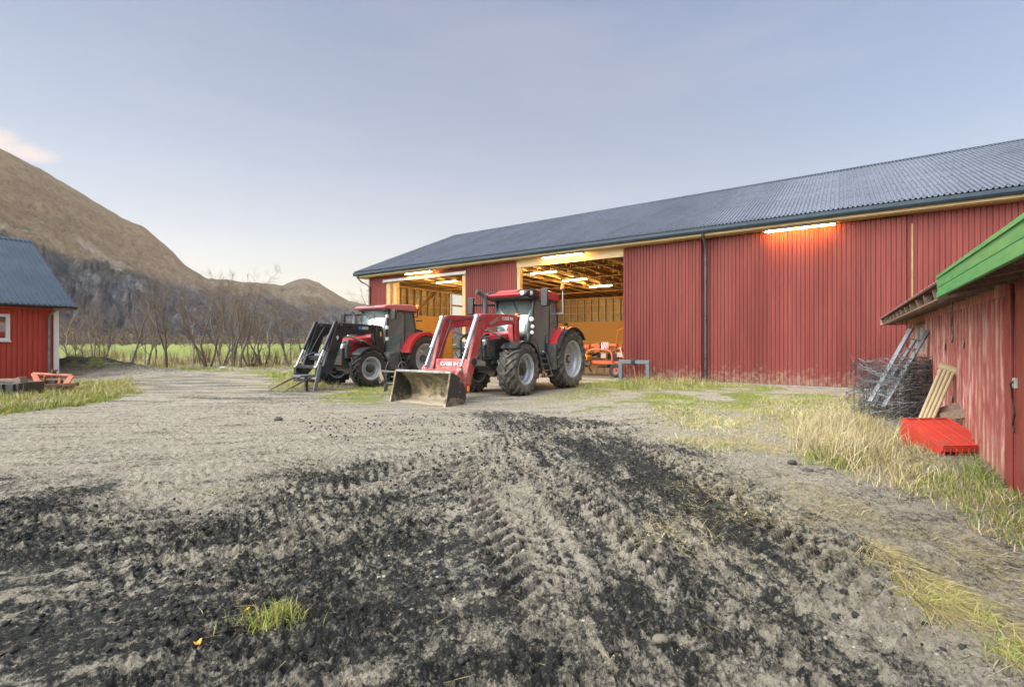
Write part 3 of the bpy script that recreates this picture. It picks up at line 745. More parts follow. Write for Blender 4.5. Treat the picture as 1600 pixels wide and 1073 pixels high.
# wood: jamb posts, lintel, batten in the seam
mb = MB(); mb.box(-17.62, -17.28, .0, .30, 0, 4.96); mb.build('door_post', WOOD_GOLD, barn, bevel=.006)
mb = MB(); mb.box(-17.05, -16.80, .03, .28, 0, 4.96); mb.build('door_post', WOOD_GOLD, barn, bevel=.006)
mb = MB(); mb.box(-11.86, -11.63, -.02, .22, 0, 4.96); mb.build('door_post', WOOD_GOLD, barn, bevel=.006)
mb = MB(); mb.box(-8.50, -8.32, -.02, .2, 0, 5.0); mb.build('door_post', WOOD_GOLD, barn, bevel=.006)
mb = MB(); mb.box(-8.515, -3.2, -.03, .08, 5.0, 5.37); mb.build('lintel', WOOD_PALE, barn, bevel=.006)
mb = MB(); mb.box(5.84, 5.88, -.05, -.012, .03, 5.05); mb.build('batten', mat('faded_batten', (.36,.27,.12), (.26,.19,.09), 5, .8), barn)
mb = MB(); mb.box(-17.75, -11.55, -.14, -.02, 4.965, 5.115); mb.box(-17.75, -17.68, -.15, -.01, 4.93, 5.13); mb.box(-11.6, -11.53, -.15, -.01, 4.93, 5.13)
mb.build('door_rail', RAIL_WHITE, barn, bevel=.01)
# eaves
mb = MB(); mb.box(-19.75, XR+.4, -.43, -.38, 5.37, 5.56); mb.build('fascia_board', WOOD_PALE, barn, bevel=.005)
mb = MB(); mb.box(-19.75, XR+.4, -.37, .02, 5.36, 5.385)
for k in range(3): mb.box(-19.74, XR+.39, -.36+k*.125, -.25+k*.125, 5.345, 5.358)
mb.build('soffit', WOOD_GOLD, barn)
mb = MB()
prof = [(-.585, 5.63), (-.59, 5.52), (-.55, 5.455), (-.49, 5.445), (-.445, 5.47), (-.435, 5.57), (-.450, 5.57), (-.455, 5.485), (-.495, 5.46), (-.545, 5.47), (-.572, 5.53), (-.57, 5.63)]
mb.prism(prof, -19.9, XR+.4, 'x'); mb.build('gutter', GUTTER, barn)
# roof: two slopes of box-profile steel
RX0, RX1 = -19.95, XR+.5
EY, EZ, RY, RZ = -.55, 5.66, 8.43, 9.52
def roof_sheet(mb, y0, z0, y1, z1, pitch=.125, dep=.042):
    xs = []; n = int((RX1-RX0)/pitch)
    for k in range(n+1):
        for a, d in ((0,0),(.52,0),(.62,1),(.84,1),(.94,0)):
            x = RX0+(k+a)*pitch
            if x <= RX1: xs.append((x, d))
    nx = Vector((0, -(z1-z0), (y1-y0) if y1 > y0 else (y0-y1))).normalized()
    if y1 < y0: nx = Vector((0, (z1-z0), y0-y1)).normalized()
    rows = []
    for s in (0, .33, .335, .665, .67, 1):
        yy, zz = y0+(y1-y0)*s, z0+(z1-z0)*s
        lift = .008*(s in (.33, .665)) 
        rows.append([(x, yy+nx.y*(d*dep+lift), zz+nx.z*(d*dep+lift)) for x, d in xs])
    mb.sheet(rows)
mb = MB(); roof_sheet(mb, EY, EZ, RY, RZ); mb.cur = 1; s_ = (RZ-EZ)/(RY-EY)
for f_ in (.03, .2, .35, .5, .68, .84, .96):
    yy = EY+(RY-EY)*f_; zz = EZ+(RZ-EZ)*f_; k_ = -48
    while k_ < 140: mb.box(RX0+20+k_*.125+.024, RX0+20+k_*.125+.050, yy-.014, yy+.014, zz-.005, zz+.022); k_ += 2
ro = mb.build('roof', [ROOF_STEEL, GUTTER], barn)
mb = MB(); mb.sheet([[(RX0, 2*RY-EY, EZ), (RX1, 2*RY-EY, EZ)], [(RX0, RY, RZ), (RX1, RY, RZ)]]); mb.build('roof', ROOF_STEEL, barn, solid=.03)
mb = MB(); mb.sheet([[(RX0, RY-.16, RZ-.035), (RX1, RY-.16, RZ-.035)], [(RX0, RY, RZ+.055), (RX1, RY, RZ+.055)], [(RX0, RY+.16, RZ-.035), (RX1, RY+.16, RZ-.035)]])
mb.build('ridge_cap', GUTTER, ro, solid=.004)
# roof decking under the sheets + verge boards
mb = MB(); mb.prism([(EY+.15, EZ-.02), (RY, RZ-.07), (2*RY-EY-.15, EZ-.02), (2*RY-EY-.15, EZ-.045), (RY, RZ-.095), (EY+.15, EZ-.045)], RX0+.06, RX1-.06, 'x')
mb.build('roof_deck', mat('roof_battens', (.16,.11,.06), (.10,.07,.04), 5, .8), barn)
mb = MB(); mb.prism([(EY, EZ-.03), (RY, RZ-.07), (RY, RZ-.25), (EY, EZ-.20)], RX0+.01, RX0+.05, 'x'); mb.build('verge_board', mat('grey_verge', (.30,.27,.22), (.22,.2,.16), 4, .8), barn)
mb = MB(); mb.box(RX0+.05, XL, -.37, 2.0, 5.36, 5.385); mb.build('soffit', WOOD_GOLD, barn)
# roof trusses seen through the doorways
def truss(x):
    b = MB()
    b.box(x-.024, x+.024, .05, DEP-.05, 5.12, 5.30)
    s = (RZ-EZ)/(RY-EY)
    for y0, y1 in ((0.0, RY), (2*RY, RY)):
        b.beam((x, y0, EZ-.22+abs(y0-0 if y0 < 1 else 0)*s+.22), (x, y1, RZ-.22), .045, .17)
    for a, c in ((1.9, 3.2), (4.6, 3.2), (4.6, 6.4), (RY, 6.4)):
        z2 = EZ-.15+(c+.55)*s if c in (3.2, 6.4) else 0
        b.beam((x, a, 5.28), (x, c, EZ-.25+(c+.5)*s), .04, .1)
        b.beam((x, 2*RY-a, 5.28), (x, 2*RY-c, EZ-.25+(c+.5)*s), .04, .1)
    b.beam((x, RY, 5.28), (x, RY, RZ-.3), .04, .1)
    return b
x = -18.6
while x < 6: truss(x).build('roof_truss', WOOD_GOLD, barn); x += .95
mb = MB()
for yy in (2.1, 5.5, 9.05, 12.5): mb.box(-18.9, 10, yy-.05, yy+.05, 5.085, 5.115)
mb.build('ceiling_batten', WOOD_GOLD, barn)
# inner framing of the end wall and back wall
mb = MB(); mb.box(XL+.03, XL+.16, .3, 7.15, 3.16, 3.30); mb.box(XL+.03, XL+.16, .3, DEP, 5.0, 5.12)
for k in range(26):
    y = .5+k*.62
    if 7.15 < y < 11.15 or y > DEP-.2: continue
    mb.box(XL+.03, XL+.14, y-.03, y+.03, .1, 5.0)
for z in (3.95, 4.6): mb.box(XL+.035, XL+.075, .3, 7.15, z-.03, z+.03)
mb.build('stud_wall', WOOD_GOLD, barn)
for y0_, y1_ in ((.3, 7.15), (11.2, DEP-.05)):
    mb = MB(); mb.box(XL+.15, XL+.165, y0_, y1_, .05, 3.2); mb.build('wall_lining', OSB, barn)
mb = MB(); mb.beam((XL+.20, .4, 5.0), (XL+.20, 2.9, 3.1), .035, .19, up=(1,0,0)); mb.beam((XL+.20, 2.9, 2.9), (XL+.20, 5.6, 5.0), .035, .19, up=(1,0,0)); mb.build('brace', WOOD_GOLD, barn)
mb = MB()
n = int((XR-XL)/.62)
for k in range(n):
    x = XL+.3+k*.62
    if x > 4: break
    mb.box(x-.03, x+.03, DEP-.12, DEP-.01, .1, 5.05)
for z in (3.9, 4.55): mb.box(XL+.2, 4, DEP-.075, DEP-.02, z-.03, z+.03)
mb.box(XL+.2, 4, DEP-.16, DEP-.02, 5.0, 5.11); mb.build('stud_wall', WOOD_GOLD, barn)
mb = MB(); mb.box(XL+.2, 4, DEP-.155, DEP-.125, .05, 3.2); mb.build('wall_lining', OSB, barn)
mb = MB(); mb.box(4.0, 4.1, .15, DEP-.1, .02, 5.1); mb.build('partition', OSB, barn)
# glazed folding door in the end wall
gd = MB()
for k in range(5):
    z0 = 1.3+k*.975
    gd.box(XL-.03, XL+.05, 7.24, 11.08, z0-.09, z0+.03)
for yy in (7.24, 8.5, 9.75, 11.0): gd.box(XL-.028, XL+.048, yy, yy+.09, .05, 5.22)
gd.box(XL-.026, XL+.046, 7.33, 11.0, .05, 1.2)
gdo = gd.build('glazed_door', mat('door_profile', (.30,.29,.27), (.24,.23,.21), 3, .4), barn, bevel=.008)
gp = MB(); gp.box(XL-.006, XL+.006, 7.33, 11.0, 1.3, 5.2); gp.build('pane', glass('polycarbonate', (.93,.94,.94), .0, .1, blend=.06), gdo)
# downpipes
def downpipe(x, y=-.12):
    b = MB()
    b.tube([(x-.0, -.515, 5.45), (x, -.50, 5.36), (x+.02, y-.16, 5.16), (x+.02, y, 5.0), (x+.02, y, 4.6), (x+.02, y, .12)], .046, 12)
    o = b.build('downpipe', mat('grey_downpipe', (.045,.05,.055), (.07,.075,.08), 3, .3), barn, smooth=50)
    for z in (.9, 2.3, 3.7):
        c = MB(); c.lathe([(.050, -.02), (.056, -.02), (.056, .02), (.050, .02)], (x+.02, y, z), 'z', 12); c.box(x-.01, x+.05, y+.04, -.0, z-.012, z+.012); c.build('clamp', BLACK_PAINT, o)
downpipe(-.05)
b = MB(); b.tube([(-19.6, -.515, 5.45), (-19.6, -.50, 5.36), (-19.55, -.25, 5.12), (-19.2, -.14, 4.95), (-19.04, -.07, 4.8), (-19.04, -.07, 4.4), (-19.04, -.07, .1)], .045, 12)
b.build('downpipe', mat('brown_downpipe', (.16,.13,.10), (.2,.17,.13), 3, .35), barn, smooth=50)
mb = MB(); mb.box(XL-.03, XL+.06, -.045, -.012, .02, WT-.05); mb.build('corner_trim', mat('corner_flashing', (.36,.30,.24), (.3,.25,.2), 3, .5), barn)
for a_ in ((XL-.1, -17.2, -.05, .12, -.2, .022), (-11.8, -8.4, .0, .2, -.2, .022), (-.1, XR, -.04, .14, -.2, .035)):
    mb = MB(); mb.box(*a_); mb.build('plinth', CONCRETE, barn)

# tube lamps: housing + lit tube
def tube_lamp(x, y, z, ln, label, power):
    p = BL(x, y, z)
    t = thing('tube_lamp', label, 'lamp', p, BANG, 'fluorescent tube lamps on the barn')
    b = MB(); b.box(-ln/2, ln/2, -.10, .075, .0, .05); b.box(-ln/2-.03, -ln/2, -.03, .03, -.045, .05); b.box(ln/2, ln/2+.03, -.03, .03, -.045, .05)
    b.build('housing', LAMP_GREY, t, bevel=.006)
    c = MB(); c.tube([(-ln/2, 0, -.028), (ln/2, 0, -.028)], .018, 10); c.build('tube', TUBE_LIT if power == 1 else TUBE_IN, t, smooth=60)
tube_lamp(2.95, -.36, 5.27, 1.98, 'lit tube lamp under the eave on the closed red wall, its orange glow spilling down', 1)
tube_lamp(-5.9, -.36, 5.27, 1.98, 'lit tube lamp under the eave above the wooden lintel of the wide doorway', 1)
tube_lamp(-14.65, -.36, 5.27, 1.98, 'lit tube lamp under the eave above the pale rail of the far doorway', 1)
for y, w in ((2.1, 'first'), (5.5, 'second'), (9.05, 'third')):
    tube_lamp(-8.3, y, 5.05, 1.5, f'lit tube lamp on the rafters inside the wide doorway, {w} from the door', 2)
tube_lamp(-14.85, 2.1, 5.05, 1.5, 'lit tube lamp on the rafters inside the far doorway', 2)

for x_, y_, w in ((-14.85, 5.5, 'second'), (-14.85, 9.05, 'third'), (-2.2, 5.5, 'spare')):  # unseen lamps added to brighten the barn interior
    tube_lamp(x_, y_, 5.05, 1.5, ('added unseen tube lamp inside the barn behind the closed sliding door' if w == 'spare' else f'added tube lamp inside the far doorway, {w} from the door, hidden behind the jamb'), 2)
# ================================================================== SHED (right)
SANG = math.atan2(.8239, .5669)
S0 = (5.15, 4.96)
def SLc(x, y, z=0):
    return Vector((S0[0]+.5669*x-.8239*y, S0[1]+.8239*x+.5669*y, z))
shed = thing('shed', 'weathered red corrugated shed with a peeling green fascia board along its low eave', 'shed', (S0[0], S0[1], 0), SANG)
SHED_RED = mat('weathered_red_steel', (.34,.080,.068), (.26,.060,.053), 2.5, .6, bump=.08, bscale=50, stretch=(1.5,1.5,.25),
               spots=((.56,.36,.31), 5, .56, (3,3,.12)), mud=((.26,.15,.10), .36, 0, .9))
def wear_ridges(m, col, y0, y1):
    nt = m.node_tree; L = nt.links.new; b = nt.nodes['Principled BSDF']
    src = b.inputs['Base Color'].links[0].from_socket
    tc = N(nt, 'ShaderNodeTexCoord'); sx = N(nt, 'ShaderNodeSeparateXYZ'); L(tc.outputs['Object'], sx.inputs[0])
    mr = N(nt, 'ShaderNodeMapRange'); mr.inputs[1].default_value = y0; mr.inputs[2].default_value = y1; L(sx.outputs['Y'], mr.inputs[0])
    mp = N(nt, 'ShaderNodeMapping'); mp.inputs['Scale'].default_value = (6, 1, .8); L(tc.outputs['Object'], mp.inputs[0])
    nz = N(nt, 'ShaderNodeTexNoise'); nz.inputs['Scale'].default_value = 3; nz.inputs['Detail'].default_value = 8; nz.inputs['Roughness'].default_value = .7; L(mp.outputs[0], nz.inputs['Vector'])
    nr = N(nt, 'ShaderNodeMapRange'); nr.inputs[1].default_value = .42; nr.inputs[2].default_value = .62; L(nz.outputs['Fac'], nr.inputs[0])
    ml = N(nt, 'ShaderNodeMath', operation='MULTIPLY'); L(mr.outputs[0], ml.inputs[0]); L(nr.outputs[0], ml.inputs[1])
    mx = N(nt, 'ShaderNodeMix', data_type='RGBA'); L(ml.outputs[0], mx.inputs['Factor']); L(src, mx.inputs['A']); mx.inputs['B'].default_value = (*col, 1)
    L(mx.outputs['Result'], b.inputs['Base Color'])
wear_ridges(SHED_RED, (.60,.34,.28), .026, .040)
SHED_DOOR = mat('flaking_red_paint', (.29,.060,.052), (.23,.046,.042), 3, .5, bump=.1, spots=((.50,.46,.42), 5, .66, (2.2,2.2,.8)))
GREEN = mat('green_fascia_paint', (.050,.36,.125), (.038,.29,.10), 3, .5, bump=.2, bscale=40, stretch=(1,10,6), spots=((.22,.19,.12), 3.0, .645, (1.2,6,9)))
GREYWOOD = mat('weathered_timber', (.17,.115,.085), (.28,.21,.16), 5, .85, bump=.4, bscale=40, stretch=(1,6,6))
WIN = (5.9, 7.35, 1.30, 1.80)
EAVE_Z = 2.13
def shed_panel(x0, x1, z0, z1):
    b = MB(); xs = []; k = 0
    while x0+k*.2 <= x1+.2:
        for a, d in ((0,0),(.45,0),(.58,1),(.82,1),(.95,0)):
            x = x0+(k+a)*.2
            if x <= x1: xs.append((x, d))
        k += 1
    b.sheet([[(x, d*.04, z0) for x, d in xs], [(x, d*.04, (z0+z1)/2) for x, d in xs], [(x, d*.04, z1) for x, d in xs]]); return b
for x0, x1, z0, z1 in ((0, WIN[0], -.05, EAVE_Z), (WIN[1], 8.6, -.05, EAVE_Z), (WIN[0], WIN[1], -.05, WIN[2]), (WIN[0], WIN[1], WIN[3], EAVE_Z)):
    shed_panel(x0, x1, z0, z1).build('wall', SHED_RED, shed, solid=.004)
b = MB(); b.box(8.6, 8.64, -5.0, .05, -.05, EAVE_Z); b.build('wall', SHED_RED, shed)
b = MB(); b.box(-4.5, -.02, -.30, -.26, -.05, EAVE_Z); b.box(-4.5, 8.6, -5.0, -4.95, -.05, EAVE_Z+1.5); b.box(-4.55,-4.5,-5,-.05,-.05,EAVE_Z); b.build('wall', SHED_RED, shed)
b = MB(); b.box(-.38, -.05, -.05, .055, -.03, EAVE_Z); b.box(-.382, -.30, .056, .08, 0, EAVE_Z-.05); b.build('post', SHED_DOOR, shed, bevel=.006)
b = MB(); b.box(-3.6, -.40, .0, .05, .02, EAVE_Z-.06)
dr = b.build('door', SHED_DOOR, shed, bevel=.006)
b = MB(); b.tube([(-.47, .06, 1.10), (-.48, .10, 1.06), (-.47, .09, 1.03), (-.46, .08, .9), (-.52, .075, .78), (-.42, .07, .66), (-.5, .075, .60)], .008, 6); b.build('cord', BLACK_PAINT, dr)
b = MB(); b.box(-.50, -.42, .05, .075, 1.02, 1.12); b.build('hasp', mat('flaked_white_metal', (.6,.58,.54), (.3,.28,.26), 20, .5), dr, bevel=.004)
# window with tin hood
b = MB()
x0, x1, z0, z1 = WIN
b.box(x0-.05, x1+.05, -.03, .035, z0-.07, z0); b.box(x0-.05, x1+.05, -.03, .035, z1, z1+.05); b.box(x0-.05, x0, -.03, .035, z0, z1); b.box(x1, x1+.05, -.03, .035, z0, z1); b.box((x0+x1)/2-.03, (x0+x1)/2+.03, -.02, .03, z0, z1)
wf = b.build('window', mat('flaking_white_frame', (.55,.53,.48), (.40,.38,.33), 8, .7), shed, bevel=.005)
b = MB(); b.box(x0, x1, -.012, -.006, z0, z1); b.build('pane', glass('dusty_glass', (.55,.58,.55), .25, .15), wf)
b = MB(); b.sheet([[(x0-.12, .02, z1+.12), (x1+.12, .02, z1+.12)], [(x0-.12, .2, z1+.06), (x1+.1, .22, z1+.075)]]); b.build('hood', GREYWOOD, wf, solid=.008)
# eave: rafters, sheathing, fascia with two green boards, broken off at its far part
b = MB()
slope = .36
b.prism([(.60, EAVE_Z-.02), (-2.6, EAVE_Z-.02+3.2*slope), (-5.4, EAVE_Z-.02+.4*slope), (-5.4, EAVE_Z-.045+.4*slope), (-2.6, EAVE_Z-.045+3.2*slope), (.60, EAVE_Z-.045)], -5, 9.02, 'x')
b.build('roof_boards', mat('shade_toned_boards', (.075,.03,.027), (.11,.05,.045), 5, .8), shed)  # shadow under the eave put into the dark board colour
def roof_half():
    b = MB(); xs = []
    x = -5.05
    while x < 9.1: xs += [(x, 0), (x+.05, 0), (x+.07, 1), (x+.11, 1), (x+.13, 0)]; x += .18
    b.sheet([[(x, .60, EAVE_Z-.018+d*.016-.005) for x, d in xs], [(x, -2.6, EAVE_Z+3.2*slope+d*.016-.005) for x, d in xs]]); return b
roof_half().build('roof', mat('rusty_roof_sheet', (.16,.09,.07), (.24,.17,.14), 4, .6, spots=((.10,.05,.03), 6, .6)), shed, solid=.004)
b = MB(); b.sheet([[(-5.05, -2.6, EAVE_Z+3.2*slope), (9.05, -2.6, EAVE_Z+3.2*slope)], [(-5.05, -5.5, EAVE_Z+.3*slope), (9.05, -5.5, EAVE_Z+.3*slope)]]); b.build('roof', GREYWOOD, shed, solid=.02)
x = 8.93
while x > -4.8:
    b = MB(); b.beam((x, .56, EAVE_Z-.125), (x, -.1, EAVE_Z-.125+.66*slope*.55), .05, .13); b.build('rafter', GREYWOOD, shed, bevel=.004); x -= .78
b = MB(); b.box(-.44, 8.97, .02, .05, EAVE_Z-.19, EAVE_Z-.02); b.build('wall_plate', SHED_RED, shed)
b = MB(); b.box(8.98, 9.03, -.1, .60, EAVE_Z-.20, EAVE_Z-.02); b.build('end_board', SHED_RED, shed)
b = MB(); b.box(-.40, 9.03, .565, .59, EAVE_Z-.215, EAVE_Z-.195); b.build('eave_batten', GREYWOOD, shed)
b = MB()
b.prism([(-5, EAVE_Z-.105), (-.43, EAVE_Z-.112), (-.44, EAVE_Z-.006), (-5, EAVE_Z-.016)], .60, .628, 'y'); b.build('fascia_board', GREEN, shed, bevel=.004)
b = MB()
b.prism([(-5, EAVE_Z-.195), (-.52, EAVE_Z-.212), (-.44, EAVE_Z-.225), (-.45, EAVE_Z-.155), (-.52, EAVE_Z-.15), (-.49, EAVE_Z-.118), (-5, EAVE_Z-.110)], .602, .632, 'y'); b.build('fascia_board', GREEN, shed, bevel=.004)
b = MB(); b.box(-5, -.50, .585, .64, EAVE_Z-.018, EAVE_Z+.012); b.build('drip_edge', GREEN, shed)
b = MB(); b.tube([(.9, .33, 2.0), (.88, .32, 1.8), (.92, .33, 1.65), (.84, .32, 1.52), (.86, .33, 1.46)], .007, 6); b.tube([(.9, .33, 2.0), (.95, .31, 1.75), (.84, .32, 1.5)], .005, 6); b.build('loose_cable', BLACK_PAINT, shed)
# torn tabs of tin on the wall
tp = mat('bare_tin', (.36,.35,.30), (.26,.24,.2), 20, .6)
b = MB()
for px, py, w, hgt in ((1514,533,.14,.10), (1483,537,.07,.12), (1495,620,.12,.09), (1478,615,.08,.10)):
    r_ = (px-800)/F; s = (r_*S0[1]-S0[0])/(.5669-r_*.8239); z = H-(py-536.5)/F*(S0[1]+.8239*s)
    b.sheet([[(s, .048, z), (s+w, .05, z+.01)], [(s+.02, .065, z-hgt), (s+w*.9, .055, z-hgt*.9)]])
b.build('torn_tab', tp, shed, solid=.002)

# ---------------------------------------------------------------- things by the shed
MESHW = mat('dull_fence_wire', (.150,.165,.185), (.07,.075,.08), 12, .5, metal=.3)
RUSTW = mat('brown_fence_wire', (.12,.085,.075), (.20,.15,.125), 12, .7, metal=.1)
def wire_roll(name, label, c, rad, hgt, rings, layers, jit, m, wr, nv, seed, bulge=.0):
    rg = random.Random(seed)
    t = thing(name, label, 'wire roll', (c[0], c[1], gz(*c)-.03), 0, 'rolls of fencing wire')
    b = MB()
    for l in range(layers):
        rr = rad*(1-.55*l/max(1, layers))
        ex, ey = 1+rg.uniform(-.12, .12), 1+rg.uniform(-.12, .12); cx, cy = rg.uniform(-.07, .07), rg.uniform(-.07, .07)
        for k in range(rings):
            z = hgt*(k+.5)/rings
            ph = rg.uniform(0, 6.28); tl = rg.uniform(-1, 1)*jit*(2.4 if rg.random() < .3 else 1); r2 = rr*(1+rg.uniform(-.05, .05)+bulge*math.sin(math.pi*z/hgt))
            pts = []
            n = 30
            a0 = rg.uniform(0, 6.28); span = rg.uniform(4.2, 6.6)
            for i in range(n):
                a = a0+span*i/(n-1)
                q = r2*(1+.05*math.sin(3*a+ph)+.03*math.sin(7*a+ph*2))
                pts.append((cx+q*ex*math.cos(a), cy+q*ey*math.sin(a), max(.01, z+tl*math.cos(a+ph)+rg.uniform(-.5, .5)*jit*.5)))
            b.tube(pts, wr, 3, caps=False)
        for k in range(nv):
            a = 6.28*k/nv+rg.uniform(-.1, .1); q = rr*(1+rg.uniform(-.06, .06))
            b.tube([(cx+q*ex*math.cos(a), cy+q*ey*math.sin(a), .01), (cx+q*1.03*ex*math.cos(a+.05), cy+q*ey*math.sin(a+.05), hgt*.5), (cx+q*ex*math.cos(a-.03), cy+q*ey*math.sin(a-.03), hgt*rg.uniform(.93, 1.0))], wr*.8, 3, caps=False)
    for k in range(7):                                   # loose ends springing out
        a = rg.uniform(2.2, 4.6); z = hgt*rg.uniform(.3, 1)
        pts = [(rad*math.cos(a), rad*math.sin(a), z)]
        for i in range(5): pts.append((pts[-1][0]-rg.uniform(.02, .12), pts[-1][1]+rg.uniform(-.12, .06), pts[-1][2]+rg.uniform(-.12, .08)))
        b.tube(pts, wr*.9, 3, caps=False)
    b.build('coils', m, t, recalc=False)
    return t
wire_roll('wire_roll', 'large loose roll of grey fencing wire with an aluminium ladder stuck in it', (7.50, 9.5), .60, 1.12, 14, 4, .19, MESHW, .0060, 22, 3, .14)
wire_roll('wire_roll', 'dense rust brown roll of netting against the shed wall behind the beige pipe frame', (7.95, 9.3), .36, 1.18, 24, 4, .06, RUSTW, .0065, 34, 9, .08)
# ladder
ALU = mat('worn_aluminium', (.40,.43,.46), (.28,.31,.34), 10, .42, metal=.7)
lad = thing('ladder', 'worn aluminium extension ladder standing in the roll of fencing wire', 'ladder', (7.1, 9.45, 0))
LO = Vector((7.1, 9.45, 0))
def lad_pts(px0, py0, d0, px1, py1, d1, ext=1.22):
    a = P(px0, py0, d0); b_ = P(px1, py1, d1); return a-LO, a+(b_-a)*ext-LO
l0, l1 = lad_pts(1423, 514, 9.45, 1366, 615, 9.2, 1.12); r0, r1 = lad_pts(1450, 517, 9.35, 1388, 622, 9.08, 1.12)
for nm, (a, c) in (('rail', (l0, l1)), ('rail', (r0, r1))):
    b = MB(); b.beam(a, c, .034, .085, up=(.3,-1,.2)); b.beam(a+(a-c).normalized()*.0, a+(a-c).normalized()*-.09, .045, .10, up=(.3,-1,.2)); b.build(nm, ALU, lad, bevel=.006)
m0 = (l0+r0)/2+Vector((.0,.10,-.20)); m1 = (l1+r1)/2+Vector((0,.10,-.05))
b = MB(); b.beam(m0, m1, .03, .07, up=(.3,-1,.2)); b.build('rail', ALU, lad, bevel=.006)
for k in range(7):
    f = .13+k*.125
    b = MB(); b.beam(l0.lerp(l1, f), r0.lerp(r1, f), .045, .032); b.build('rung', ALU, lad, bevel=.006)
# beige pipe frame leaning on the wall
BEIGE = mat('beige_plastic', (.46,.38,.24), (.40,.32,.20), 5, .5, spots=((.25,.2,.13), 8, .66))
pf = thing('pipe_frame', 'beige frame of four parallel pipes under a header pipe leaning on the shed wall', 'pipe frame', (6.4, 7.5, 0))
PO = Vector((6.4, 7.5, 0))
h0, h1 = P(1470, 572, 7.35)-PO, P(1494, 580, 7.22)-PO
b = MB()
ring = [(.058, 0), (.058, 1), (.046, 1), (.046, 0)]
dv = (h1-h0); b.tube([h0-dv*.12, h1+dv*.12], .062, 18, caps=False); b.tube([h0-dv*.12, h1+dv*.12], .050, 18, caps=False)
b.build('header_pipe', BEIGE, pf, smooth=50)
f0, f1 = P(1437, 650, 7.0)-PO, P(1460, 656, 6.9)-PO
f0 = h0+(f0-h0)*1.25; f1 = h0+dv+(f1-h0-dv)*1.25
for k in range(4):
    t = .08+k*.265
    b = MB(); b.tube([h0+dv*t, f0.lerp(f1, t)], .0235, 12); b.build('pipe', BEIGE, pf, smooth=50)
# red crate lying tilted in the grass
CRATE = mat('faded_red_plastic', (.58,.060,.038), (.46,.045,.032), 4, .45, bump=.1, spots=((.34,.14,.10), 8, .60), mud=((.20,.12,.08), .22, -.1, .5))
c0, c1, c2, c3 = P(1449, 697, 6.15), P(1528, 695, 6.05), P(1503, 656, 6.75), P(1430, 655, 6.85)
CO = (c0+c1+c2+c3)/4; CO.z = 0
cr = thing('crate', 'bright red plastic crate tipped upside down in dry grass by the shed', 'crate', CO)
ux = ((c1-c0)+(c2-c3)).normalized(); vy = ((c3-c0)+(c2-c1)); vy = (vy-ux*vy.dot(ux)).normalized(); nz_ = ux.cross(vy)
cw = ((c1-c0).length+(c2-c3).length)/2; cd = ((c3-c0).length+(c2-c1).length)/2
ctr = (c0+c1+c2+c3)/4-CO
def cpt(a, b_, c): return ctr+ux*(a*cw/2)+vy*(b_*cd/2)+nz_*c
def cbox(mb, a0, a1, b0, b1, z0, z1):
    v = [cpt(a,b_,c) for c in (z0, z1) for a, b_ in ((a0,b0),(a1,b0),(a1,b1),(a0,b1))]
    mb.add(v, [(0,3,2,1),(4,5,6,7),(0,1,5,4),(1,2,6,5),(2,3,7,6),(3,0,4,7)])
b = MB(); cbox(b, -1, 1, -1, 1, -.02, 0.0)
for a in (-.97, -.36, .30, .97): cbox(b, a-.022, a+.022, -.99, .99, 0.0, .026)
for q in (-.97, .97): cbox(b, -.99, .99, q-.03, q+.03, 0.0, .022)
b.build('base_panel', CRATE, cr, bevel=.006)
b = MB()
for (a0, a1, b0, b1) in ((-1, 1, .95, 1), (-1, -.96, -.95, .95), (.96, 1, -.95, .95)):
    cbox(b, a0, a1, b0, b1, -.27, -.021)
cbox(b, -1, 1, -1, -.95, -.075, -.021); cbox(b, -1, 1, -1, -.95, -.175, -.125); cbox(b, -1, 1, -1, -.95, -.27, -.225)
for k in range(9):
    a = -.92+k*.23; cbox(b, a-.015, a+.015, -1.035, -1.0, -.265, -.025)
cbox(b, -1.03, 1.03, -1.05, 1.05, -.305, -.272)
b.build('side_wall', CRATE, cr, bevel=.004)
# scrap boards behind the crate
for (pa, pb, w, lab) in (((1455,650,7.1),(1500,636,6.95),.16,'dark scrap board lying behind the red crate'), ((1470,652,6.9),(1510,645,6.6),.12,'grey scrap board wedged between crate and shed wall')):
    a, c = P(*pa), P(*pb); o_ = Vector(((a.x+c.x)/2, (a.y+c.y)/2, 0))
    b = MB(); b.beam(a-o_, c-o_, .02, w, up=(0,.5,.8)); o = b.build('scrap_board', GREYWOOD, bevel=.004); o.location = o_
    tag(o, lab, 'board')

# ================================================================== LEFT HOUSE
hd_ = (.4975, .8675)
HC = (-19.4, 20.5)
HANG = math.atan2(hd_[1], hd_[0])
house = thing('house', 'orange red timber outbuilding with white corner board and dark blue metal roof', 'house', (HC[0], HC[1], 0), HANG)
# local: x along the wall (negative = toward the camera side), y inward-left
RED_TIMBER = mat('red_timber_paint', (.43,.058,.034), (.37,.048,.030), 3, .6, bump=.15, bscale=30, stretch=(6,6,.6), mud=((.22,.08,.05), .25, 0, .5))
WHITE = mat('white_paint', (.74,.76,.78), (.64,.66,.68), 4, .5, bump=.05)
HR = mat('dark_blue_roof', (.040,.068,.110), (.03,.054,.09), 1, .38, spec=.35)
HL, HD_, HW = -9.5, 9.6, 2.98
b = MB(); b.box(HL, 0, -.0, .12, -.1, HW); b.box(-.12, 0, .12, HD_, -.1, HW); b.box(HL, -.12, HD_-.12, HD_, -.1, HW); b.box(HL, HL+.12, .12, HD_-.12, -.1, HW)
b.build('wall', RED_TIMBER, house)
b = MB(); k = HL+.05
while k < -.5:
    if not (-2.65 < k < -1.42): b.box(k, k+.105, -.022, -.001, -.08, HW-.02)
    else:
        b.box(k, k+.105, -.022, -.001, -.08, 1.46); b.box(k, k+.105, -.022, -.001, 2.68, HW-.02)
    k += .155
b.build('cladding', RED_TIMBER, house, bevel=.004)
